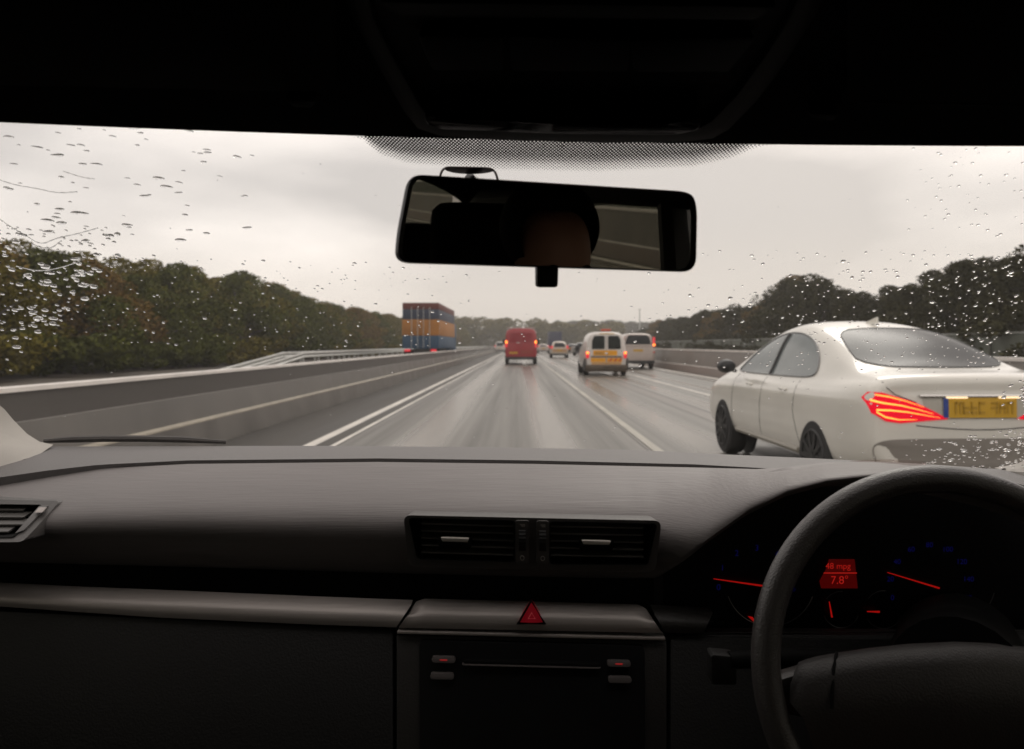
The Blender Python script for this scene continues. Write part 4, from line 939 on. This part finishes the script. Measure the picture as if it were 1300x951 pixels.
text('48 mpg', 1064, 719, 7.5, M['disp_txt'], ds); text('7.8°', 1066, 737, 10, M['disp_txt'], ds)
MB().prism([C_(1046, 727.2, -.0065), C_(1088, 727.2, -.0065), C_(1088, 728.2, -.0065), C_(1046, 728.2, -.0065)], (0, .001, 0)).build('display_line', M['disp_txt'], ds)
MB().prism([C_(*p, -.005) for p in ((1162, 778), (1198, 778), (1200, 791), (1184, 790))], (0, .002, 0)).build('lower_display', emis('dim_pink_display', (1, .08, .08), .03), clu)
MB().prism([C_(*p, -.005) for p in ((950, 783), (956, 784), (961, 790), (957, 790))], (0, .002, 0)).build('warning_mark', M['needle'], clu)
for k, s in enumerate(('0', '20', '40', '60', '80', '100', '120', '140', '160')):
    a = R(200 - k * 27.5); text(s, 1180 + 50 * math.cos(a), 742 - 50 * math.sin(a), 6.5, M['blue_num'], clu)
for k, s in enumerate(('0', '1', '2', '3', '4', '5', '6')):
    a = R(185 - k * 32); text(s, 960 + 48 * math.cos(a), 742 - 46 * math.sin(a), 7.5, M['blue_num'], clu)

# steering wheel
swt = empty('steering_wheel'); swt.parent = host
CW = P(1216, 855, .70); tilt = R(12); ax1 = Vector((1, 0, -.02)).normalized(); ax2 = Vector((0, math.sin(tilt), math.cos(tilt)))
RW = .1705
ring = [CW + ax1 * RW * math.cos(a) + ax2 * RW * math.sin(a) for a in [2 * math.pi * k / 96 for k in range(96)]]
MB().tube(ring, .0128, 16, closed=True).build('rim', M['leather'], swt, sharp=180)
mb = MB(); rows = []
hubT = [(1003, 862), (1010, 842), (1030, 834.5), (1060, 829), (1100, 823), (1150, 817.5), (1211, 814.5), (1260, 816.5), (1310, 822), (1370, 831), (1410, 845), (1422, 866)]
for j, (dy, dd) in enumerate(((6, .05), (1, .022), (0, .012), (2.5, .003), (9, -.006), (30, -.018), (80, -.026), (140, -.022), (190, -.005), (215, .02))):
    sh = 1 if j < 6 else 1 - .0016 * (dy - 30)
    rows.append([P(1216 + (px - 1216) * sh, ip(hubT, px) + dy if dy < 60 else 820 + dy + (ip(hubT, px) - 820) * .3, .70 + dd + .00022 * abs(px - 1216) * .1) for px in np.linspace(1003, 1422, 40)])
mb.grid(rows); mb.build('hub_cover', M['hub'], swt, sharp=180)
for sx, x_in, x_out in ((-1, 1030, 972), (1, 1405, 1462)):
    mb = MB(); mb.prism([P(x_in, 850, .705), P(x_out, 868, .70), P(x_out, 905, .70), P(x_in, 915, .705)], (0, .02, 0)); mb.build('spoke', M['leather'], swt, bevel=.006)
MB().tube([P(1062, 829, .705), P(1058, 850, .69), P(1056, 900, .675)], .0015, 6).build('hub_seam', M['black_trim'], swt)
MB().tube([P(1216, 870, .72), P(1216, 830, .93)], [.06, .07], 24).build('steering_column', M['black_trim'], host)
st_ = MB().tube([P(1150, 842, .79), P(1010, 836, .77), P(925, 838, .76)], [.011, .010, .008], 12).build('indicator_stalk', M['black_trim'], host)
MB().prism([P(p[0], p[1], .755) for p in rounded([(903, 831), (935, 834), (936, 870), (903, 870)], 4, 3)], (0, .02, 0)).build('stalk_end', M['lower'], st_, bevel=.002)
mb = MB()
for k in range(2): mb.box(*(lambda a, b_: (a.x, b_.x, CY - .006, CY - .004, b_.z, a.z))(C_(895 + k * 13, 787), C_(905 + k * 13, 790)))
mb.build('warning_symbol', M['lower'], clu, smooth=False)

# mirror
MP0 = P(693, 285, .585); el_ = R(-5.7); az_ = R(10.6)
MN = Vector((math.sin(az_) * math.cos(el_), -math.cos(az_) * math.cos(el_), math.sin(el_)))
def onm(px, py, off=0): d = ray(px, py); p = intersect_line_plane(EYE, EYE + d, MP0 + MN * off, MN); return p
mo_ = rounded([(510, 234), (521, 222), (880, 243), (884, 250), (884, 334), (874, 346), (508, 333), (502, 322)], 9, 4)
mo_ = rounded([(518, 221), (877, 243.5), (884.5, 262), (883, 346), (501, 334), (503, 300)], 20, 6)
mi_ = rounded([(527, 229), (866, 250), (873, 262), (873, 338), (510, 326), (511, 305)], 13, 5)
hs = MB(); a = [onm(*p) for p in mo_]; n_ = len(a); cen = sum(a, Vector()) / n_
hs.grid([[onm(*p, .001) for p in mi_], [onm(*p, .004) for p in mi_]], True) if False else None
outm = dense(mo_, 12)
ringrows = []
def scl(poly, f, off):
    return [cen + (onm(*p) - cen) * f + MN * off for p in poly]
rows = [scl(mo_, .955, .0005), scl(mo_, .968, .004), scl(mo_, .985, .005), scl(mo_, 1.0, .001), scl(mo_, 1.0, -.006), scl(mo_, .95, -.016), scl(mo_, .75, -.026), scl(mo_, .3, -.032)]
hs.grid(rows, True); hs.cap(rows[-1]); rvm = hs.build('rear_view_mirror', M['mirror_black'], host, sharp=60)
MB().cap(scl(mo_, .965, .0008)).build('mirror_glass', M['mirror'], rvm, smooth=False)
MB().prism([onm(*p, -.004) for p in rounded([(681.5, 335), (709.5, 336), (708.5, 365), (682, 365)], 4, 3)], MN * -.008).build('dipping_lever', M['mirror_black'], rvm, bevel=.001)
g0, _ = onglass(598, 222, -.004)
MB().tube([cen - MN * .028, cen - MN * .03 + Vector((-.03, .01, .004)), g0], [.010, .007, .006], 10).build('mirror_arm', M['mirror_black'], rvm)
so_ = MB(); pts = [onglass(px, py, -.004)[0] for px, py in rounded([(556, 232), (562, 207.5), (628, 209), (635, 234)], 9, 4)]
so_.tube(pts, .0011, 6, closed=True); so_ = so_.build('rain_sensor', M['alu'], host)
MB().prism([onglass(px, py, -.005)[0] for px, py in smooth_poly([Vector(p) for p in ((561, 209), (580, 207.5), (610, 207.5), (632, 210), (615, 215), (580, 215))], 2)], (0, -.002, 0)).build('gel_pad', M['purple'], so_)

# roof lining, header and overhead console
def zl(x): return -.023 * x
mb = MB(); rows = []
for yy, zz in ((.648, .170), (.640, .1665), (.622, .171), (.56, .198), (.50, .213), (.42, .222), (.2, .228), (-.6, .235), (-1.4, .21), (-1.62, .15)):
    rows.append([Vector((x, yy - .045 * (x / .66) ** 2 * (yy > .3), H0 + zz + zl(x) - .10 * max(0, (abs(x) - .40) / .26) ** 2 * (yy < .5) - .0 * x)) for x in np.linspace(-.68, .68, 35)])
topr = [[p + Vector((0, 0, .05)) for p in r] for r in rows]
mb.grid(rows); mb.build('roof_lining', M['lining'], host)
mb = MB(); mb.grid(topr); mb.grid([rows[0], topr[0]]); mb.build('roof_panel', M['dark_plastic'], host)
LT_ = [(yy, zz) for yy, zz in ((.64, .1665), (.622, .171), (.56, .198), (.50, .213), (.42, .222), (.2, .228))]
def roofpt(px, py, off=.0):
    'point just under the lining on the ray through the pixel'
    s = (438 - py) / 1000; sx = (px - 659) / 1000; best = None
    for yy in np.linspace(.64, .3, 300):
        z = float(np.interp(-yy, [-a for a, b_ in LT_], [b_ for a, b_ in LT_])) + zl(sx * yy)
        if s * yy <= z - off: return Vector((sx * yy, yy, H0 + s * yy))
    return Vector((sx * .3, .3, H0 + s * .3))
oc = MB(); outl = [(434, -40), (447, 20), (478, 80), (512, 140), (530, 163), (560, 173), (640, 178), (760, 181), (870, 180), (905, 176), (925, 165), (960, 130), (1000, 75), (1035, 20), (1062, -40)]
def insc(f, dy=0): return [(708 + (a - 708) * f, 60 + (b_ - 60) * f + dy) for a, b_ in outl]
rows = [[roofpt(a, b_, .0) for a, b_ in insc(1.0)], [roofpt(a, b_, .006) for a, b_ in insc(.985)], [roofpt(a, b_, .014) for a, b_ in insc(.95)], [roofpt(a, b_, .018) for a, b_ in insc(.90)], [roofpt(a, b_, .013) for a, b_ in insc(.87)], [roofpt(a, b_, .011) for a, b_ in insc(.5)], [roofpt(a, b_, .011) for a, b_ in insc(.1)]]
oc.grid(rows); oc = oc.build('overhead_console', M['console'], host, sharp=60)
lens = [(538, 146), (556, 150), (700, 158), (850, 158), (893, 150), (886, 166), (860, 171), (700, 170), (560, 164), (542, 158)]
MB().prism([roofpt(a, b_, .024) for a, b_ in rounded(lens, 5, 2)], (0, .004, .006)).build('console_lamp', M['console_lens'], oc, bevel=.001)
for q in ([(505, 22), (960, 26), (990, 6), (480, 2)], [(800, 52), (960, 48), (925, 92), (805, 92)], [(645, 46), (800, 50), (798, 92), (648, 90)], [(530, 46), (640, 46), (640, 90), (548, 90)]):
    MB().prism([roofpt(a, b_, .020) for a, b_ in rounded(q, 6, 2)], (0, .004, .006)).build('console_panel', M['console'], oc, bevel=.0015)
for x0_, x1_ in ((-60, 425), (1075, 1480)):
    q = [(x0_, -30), (x1_ + (0 if x0_ < 0 else 0), -30), (x1_, 118 + (x1_ - 425) * .02), (x0_, 108 + (x0_ + 60) * .022)]
    MB().prism([roofpt(a, b_, .012) for a, b_ in dense(rounded(q, 14, 4), 30)], (0, .0, .008)).build('sun_visor', M['lining'], host, bevel=.002)
for cx_, cy_ in ((382, 131), (1045, 148)):
    MB().prism([roofpt(cx_ + a, cy_ + b_, .014) for a, b_ in rounded([(-20, -5), (20, -4), (14, 6), (-12, 5)], 4, 3)], (0, .004, .01)).build('visor_clip', M['console'], host, bevel=.001)

# pillars, doors, windows, floor, seats: the rest of the cabin
for sx in (-1, 1):
    px_b = lambda f: ws(sx * (1 - .0), f)
    a0 = ws(sx * 1.0, 0); a1 = ws(sx * 1.0, 1)
    # broad beige foot of the pillar that reaches into the corner of the view
    if sx < 0: cpts = [(-120, 440), (-50, 490), (-12, 522), (0, 536), (18, 554), (34, 564), (52, 568), (30, 583), (0, 601), (-60, 622), (-160, 655)]
    else: cpts = [(1500, 470), (1400, 540), (1345, 575), (1310, 592), (1292, 596), (1278, 598), (1284, 604), (1300, 611), (1340, 628), (1400, 650), (1500, 680)]
    yb = [1.0, 1.06, 1.10, 1.115, 1.125, 1.13, 1.12, 1.06, 1.02, .96, .9]
    mb = MB(); fr = [P(a, b_, yb[i] if sx < 0 else yb[i] + .01) for i, (a, b_) in enumerate(cpts)]; cen_ = sum(fr, Vector()) / len(fr)
    mb.grid([[p + Vector((0, .03, 0)) for p in fr], fr, [p.lerp(cen_, .12) + Vector((0, -.012, .0)) for p in fr], [p.lerp(cen_, .6) + Vector((0, -.03, 0)) for p in fr]], True); mb.cap([p.lerp(cen_, .6) + Vector((0, -.03, 0)) for p in fr])
    mb.build('pillar', M['beige'], host, sharp=50)
    mb = MB(); mb.tube([a0 + Vector((sx * .01, -.02, -.02)), a0.lerp(a1, .5) + Vector((sx * .012, -.02, .015)), a1 + Vector((sx * .01, -.01, .0)), Vector((sx * .66, .2, H0 + .12)), Vector((sx * .68, -.6, H0 + .12)), Vector((sx * .64, -1.35, H0 + .07)), Vector((sx * .68, -2.0, H0 - .2))], [.05, .045, .04, .035, .035, .05, .09], 10)
    mb.build('pillar', M['dark_plastic'], host)
    mb = MB(); X0, X1 = (sx * .74, sx * .86) if sx > 0 else (sx * .86, sx * .74)
    mb.box(X0, X1, -.95, 1.25, .25, .98); dr = mb.build('door', M['lower'], host, bevel=.02); MB().box(X0 + .001, X1 - .001, -1.9, -.96, .25, .98).build('rear_door', M['lower'], host, bevel=.02)
    MB().tube([(sx * .76, -.28, .97), (sx * .69, -.30, H0 + .12)], [.06, .045], 10).build('pillar', M['dark_plastic'], host)
    MB().tube([(sx * .75, -1.38, .97), (sx * .66, -1.34, H0 + .10)], [.05, .06], 10).build('pillar', M['beige'], host)
    for ya, yb_ in ((-.24, 1.10), (-1.33, -.36), (-1.85, -1.43)):
        mb = MB(); mb.grid([[(sx * .77, ya, .975), (sx * .77, yb_, .975)], [(sx * .68, ya, H0 + .11), (sx * .68, min(yb_, .62), H0 + .11)]]); mb.build('side_window', M['cabin_glass'], host, smooth=False)
mb = MB(); mb.grid([[(-.68, -2.02, H0 - .22), (.68, -2.02, H0 - .22)], [(-.6, -1.62, H0 + .15), (.6, -1.62, H0 + .15)]]); mb.build('rear_window', M['cabin_glass'], host, smooth=False)
MB().box(-.74, .74, -2.4, -1.55, .98, 1.02).build('parcel_shelf', M['seat'], host); MB().box(-.85, .85, -2.42, 1.5, .2, .25).build('floor_pan', M['seat'], host); MB().box(-.85, .85, -2.46, -2.4, .25, 1.06).build('tail_panel', M['dark_plastic'], host); MB().box(-.85, .85, 1.36, 1.45, .25, 1.05).build('bulkhead', M['dark_plastic'], host)
mb = MB(); mb.grid([[(x, yy, zz - .03 * (x / .8) ** 2) for x in np.linspace(-.82, .82, 13)] for yy, zz in ((1.42, 1.045), (1.7, 1.0), (2.1, .9), (2.35, .78), (2.42, .6))]); mb.build('bonnet', M['paint_dark'], host)
mb = MB(); mb.box(-.7, .7, -1.62, -1.4, .45, 1.1); mb.box(-.7, .7, -1.45, -.95, .38, .58); mb.build('rear_seat', M['seat'], host, bevel=.05, seg=3)
for x in (-.38, .38): MB().box(x - .13, x + .13, -1.56, -1.44, 1.12, 1.29).build('headrest', M['seat'], host, bevel=.04, seg=3)
for x in (-.38, .38):
    s_ = empty('seat'); s_.parent = host
    MB().box(x - .25, x + .25, -.42, .12, .42, .58).build('cushion', M['seat'], s_, bevel=.06, seg=3)
    mb = MB(); mb.prism([(x - .25, -.30, .56), (x + .25, -.30, .56), (x + .21, -.52, 1.16), (x - .21, -.52, 1.16)], (0, -.13, 0)); mb.build('backrest', M['seat'], s_, bevel=.05, seg=3)
    MB().box(x - .13, x + .13, -.66, -.55, 1.17, 1.38).build('headrest', M['seat'], s_, bevel=.045, seg=3)

# passenger side wiper, parked below the glass
wp = MB(); pts = []
for px, py in ((54, 569), (90, 567), (130, 566), (180, 566), (230, 567), (286, 570)):
    p, n = onglass(px, py, .012); pts.append(p if p else P(px, py, 1.2))
wp.tube(pts, [.003, .005, .005, .005, .005, .003], 8); wpo = wp.build('wiper', mat('wiper_rubber', (.05, .045, .042), .6), host)
# clear plastic strip at the foot of the glass on the driver side
cps = MB(); rws = []
for px, a, b_ in ((1036, 575.5, 581), (1046, 576, 583), (1056, 578.5, 584), (1068, 580, 584.5), (1080, 577.5, 585), (1100, 576, 586), (1130, 575.5, 586.5), (1160, 577, 588), (1175, 578.5, 589)):
    rws.append([onglass(px, a, -.01)[0] or P(px, a, 1.2), onglass(px, (a + b_) / 2, -.012)[0] or P(px, b_, 1.2), onglass(px, b_, -.01)[0] or P(px, b_, 1.2)])
cps.grid(rws); cps.build('clear_strip', M['strip_plastic'], host)

# ------------------------------------------------------------------ driver, seen only in the mirror
def skin_mesh(pts, edges, name, m, parent=None, sub=2, root=0):
    me = bpy.data.meshes.new(name); me.from_pydata([p[0] for p in pts], edges, []); o = link(name, me, m, parent, smooth=False)
    o.modifiers.new('k', 'SKIN'); lay = me.skin_vertices[0].data if me.skin_vertices else None
    if lay:
        for i, p in enumerate(pts):
            r_ = p[1]; lay[i].radius = r_ if isinstance(r_, tuple) else (r_, r_); lay[i].use_root = (i == root)
    s = o.modifiers.new('s', 'SUBSURF'); s.levels = s.render_levels = sub; apply_mods(o); o.data.materials.clear(); o.data.materials.append(m); o.data.polygons.foreach_set('use_smooth', [True] * len(o.data.polygons)); return o
DX = .385
bp_ = [((DX, -.22, .66), (.17, .13)), ((DX, -.26, .82), (.15, .12)), ((DX, -.30, .98), (.17, .12)), ((DX, -.30, 1.08), (.13, .09)), ((DX, -.28, 1.15), .055), ((DX, -.25, 1.20), .058), ((DX, -.235, 1.27), (.078, .092)), ((DX, -.24, 1.34), (.074, .09)), ((DX, -.24, 1.385), (.045, .055))]
ed = [(i, i + 1) for i in range(8)]
for sx in (-1, 1):
    i = len(bp_); bp_ += [((DX + sx * .17, -.29, 1.05), .062), ((DX + sx * .24, -.12, .86), .046), ((DX + sx * .20, .22, .84), .036), ((DX + sx * .10, .50, .80), .028), ((DX + sx * .10, .575, .81), (.022, .034))]; ed += [(3, i), (i, i + 1), (i + 1, i + 2), (i + 2, i + 3), (i + 3, i + 4)]
    for k in range(4):
        j = len(bp_); zz = .835 - k * .019; ln = (.9, 1, .95, .8)[k]; hx = DX + sx * .10
        bp_ += [((hx, .607, zz), .0095), ((hx + sx * .012, .607 + .034 * ln, zz + .004), .0088), ((hx + sx * .03, .665, zz + .003), .0075)]; ed += [(i + 4, j), (j, j + 1), (j + 1, j + 2)]
    j = len(bp_); bp_ += [((DX + sx * .085, .575, .845), .010), ((DX + sx * .075, .61, .86), .0085)]; ed += [(i + 4, j), (j, j + 1)]
    i = len(bp_); bp_ += [((DX + sx * .09, -.05, .68), .085), ((DX + sx * .12, .32, .68), .062), ((DX + sx * .10, .62, .36), .045), ((DX + sx * .10, .74, .30), .03)]; ed += [(0, i), (i, i + 1), (i + 1, i + 2), (i + 2, i + 3)]
drv = skin_mesh(bp_, ed, 'person', M['skin']); tag(drv, 'driver in a dark jacket reflected in the rear view mirror', 'person')
jk = skin_mesh([((DX, -.22, .64), (.185, .145)), ((DX, -.26, .82), (.165, .135)), ((DX, -.30, .98), (.185, .135)), ((DX, -.30, 1.09), (.145, .10)), ((DX, -.285, 1.135), .07)] + sum([[((DX + sx * .17, -.29, 1.05), .076), ((DX + sx * .24, -.12, .86), .06), ((DX + sx * .20, .22, .84), .05), ((DX + sx * .11, .48, .80), .038)] for sx in (-1, 1)], []),
               [(0, 1), (1, 2), (2, 3), (3, 4), (3, 5), (5, 6), (6, 7), (7, 8), (3, 9), (9, 10), (10, 11), (11, 12)], 'jacket', M['jacket'], drv)
bm = bmesh.new(); bmesh.ops.create_uvsphere(bm, u_segments=24, v_segments=16, radius=1); bmesh.ops.transform(bm, matrix=Matrix.Translation((DX, -.262, 1.345)) @ Matrix.Diagonal((.092, .115, .092, 1)), verts=bm.verts)
for v in list(bm.verts):
    if v.co.y > -.20 and v.co.z < 1.365: bm.verts.remove(v)
me = bpy.data.meshes.new('hair'); bm.to_mesh(me); bm.free(); link('hair', me, M['hair'], drv, sharp=180)
mb = MB()
for sx in (-1, 1): mb.tube([(DX + sx * .033, -.155, 1.272), (DX + sx * .034, -.147, 1.272)], [.013, .006], 10)
mb.build('eye', M['console_lens'], drv); MB().tube([(DX, -.150, 1.275), (DX, -.128, 1.235), (DX, -.15, 1.222)], [.008, .014, .008], 8).build('nose', M['skin'], drv)

# ------------------------------------------------------------------ rain on the glass
def drops():
    rng = random.Random(11); V = []; F = []
    bm = bmesh.new(); bmesh.ops.create_icosphere(bm, subdivisions=2, radius=1); bv = [v.co.copy() for v in bm.verts]; bf = [[v.index for v in f.verts] for f in bm.faces]; bm.free()
    def one(px, py, rx, ry, h=.36, ang=0):
        p, n = onglass(px, py, 0)
        if p is None: return
        D = p.y / 1000; rx *= D; ry *= D
        u = Vector((1, 0, 0)); u = (u - n * u.dot(n)).normalized(); v = n.cross(u).normalized()
        ca, sa = math.cos(ang), math.sin(ang); u, v = u * ca + v * sa, v * ca - u * sa
        foreshort = 1 / max(.35, abs(n.dot(ray(px, py)))); ry2 = ry * min(1.9, foreshort)
        ph = rng.uniform(0, 6.28); k = rng.uniform(.05, .28); hh = h * min(rx, ry2); b = len(V)
        for c in bv:
            t = math.atan2(c.y, c.x); m = 1 + k * math.sin(2 * t + ph) * .6 + k * .5 * math.sin(3 * t - ph)
            V.append(p + u * c.x * rx * m + v * c.y * ry2 * m + n * (c.z * hh + hh * .35))
        F.extend([[i + b for i in f] for f in bf])
    def U(a, b): return rng.uniform(a, b)
    # dense unwiped corner, left
    n = 0
    while n < 230:
        px, py = U(-20, 150), U(285, 480); lim = 150 - (py - 330) * .75 if py > 330 else 150
        if px > lim: continue
        if py > 420 and rng.random() < .8: continue
        r = U(1.0, 2.2) if rng.random() < .75 else U(2.2, 3.8); one(px, py, r * U(1, 1.7), r * .7, ang=U(-.3, .15)); n += 1
    for k in range(60): px = U(0, 330); py = U(158, 300); r = U(.9, 2.4); one(px, py, r * U(1.5, 3.0), r * .62, ang=U(-.05, .35))
    for k in range(14): px = U(0, 240); py = U(160, 330); r = U(2.4, 3.4); one(px, py, r * U(1.6, 3.2), r * .6, ang=U(-.1, .2))
    for k in range(230): px = U(100, 600); py = U(330, 445) - max(0, 300 - px) * .05; r = abs(rng.gauss(0, .55)) + .5; one(px, py, r * U(1, 1.6), r * .75)
    for k in range(430): px = 1300 - abs(rng.gauss(0, 1)) * 230; py = U(318, 470); r = abs(rng.gauss(0, .65)) + .55; one(px, py, r * U(1, 1.8), r * .75)
    for k in range(130): px = U(600, 1300); py = U(400, 560); r = U(.4, 1.0); one(px, py, r * U(1, 1.6), r * .8)
    for k in range(90): px = U(0, 1300); py = U(180, 570); r = U(.4, 1.0); one(px, py, r * U(1, 1.6), r * .8)
    for k in range(60): px = U(1150, 1310); py = U(180, 300); r = U(.7, 1.6); one(px, py, r * U(1, 1.8), r * .7)
    n = 0
    while n < 260:
        px, py = U(1060, 1330), U(545, 604)
        if py < 588 - (px - 1060) * .17 + rng.gauss(0, 6): continue
        r = U(.6, 1.9) * (.6 + .4 * (px > 1170)); one(px, py, r * U(1, 2.1), r * .65, ang=U(-.5, .3)); n += 1
    for k in range(60): px = U(1270, 1320); py = U(480, 600); r = U(.9, 2.4); one(px, py, r * U(1, 1.4), r * .9)
    me = bpy.data.meshes.new('raindrops'); me.from_pydata([tuple(v) for v in V], [], F); me.update()
    o = link('raindrops', me, M['water'], sharp=180); tag(o, 'raindrops scattered over the windscreen glass', 'raindrops', kind='stuff')
    # rivulets
    mb = MB()
    for path in ([(-10, 226), (20, 236), (48, 240), (72, 246), (98, 244)], [(-10, 272), (12, 288), (30, 298), (52, 312), (70, 303), (96, 298), (124, 290)], [(78, 306), (62, 318), (40, 310)], [(20, 338), (48, 345), (74, 341), (96, 334)],
                 [(80, 218), (104, 226), (120, 228)]):
        pp = smooth_poly([Vector(p) for p in path], 3, closed=False); q = [onglass(p.x, p.y, .0003)[0] for p in pp]; q = [x for x in q if x]
        mb.tube(q, [.0004 + .0003 * math.sin(i * .9) ** 2 for i in range(len(q))], 6)
    o = mb.build('rain_rivulets', M['water'], sharp=180); tag(o, 'thin trails of rainwater on the left of the windscreen', 'rainwater', kind='stuff')
drops()

# ------------------------------------------------------------------ haze
hm = bpy.data.materials.new('haze_air'); hm.use_nodes = True; t = hm.node_tree; t.nodes.clear(); o_ = N(t, 'ShaderNodeOutputMaterial'); v_ = N(t, 'ShaderNodeVolumePrincipled')
v_.inputs['Color'].default_value = (.9, .88, .85, 1); v_.inputs['Density'].default_value = .0010; v_.inputs['Anisotropy'].default_value = .2; t.links.new(v_.outputs[0], o_.inputs['Volume'])
hz_ = MB().box(-220, 220, -130, 620, -1.1, 15).build('haze', hm, smooth=False); tag(hz_, 'pale rain mist in the air over the motorway', 'haze', kind='stuff')
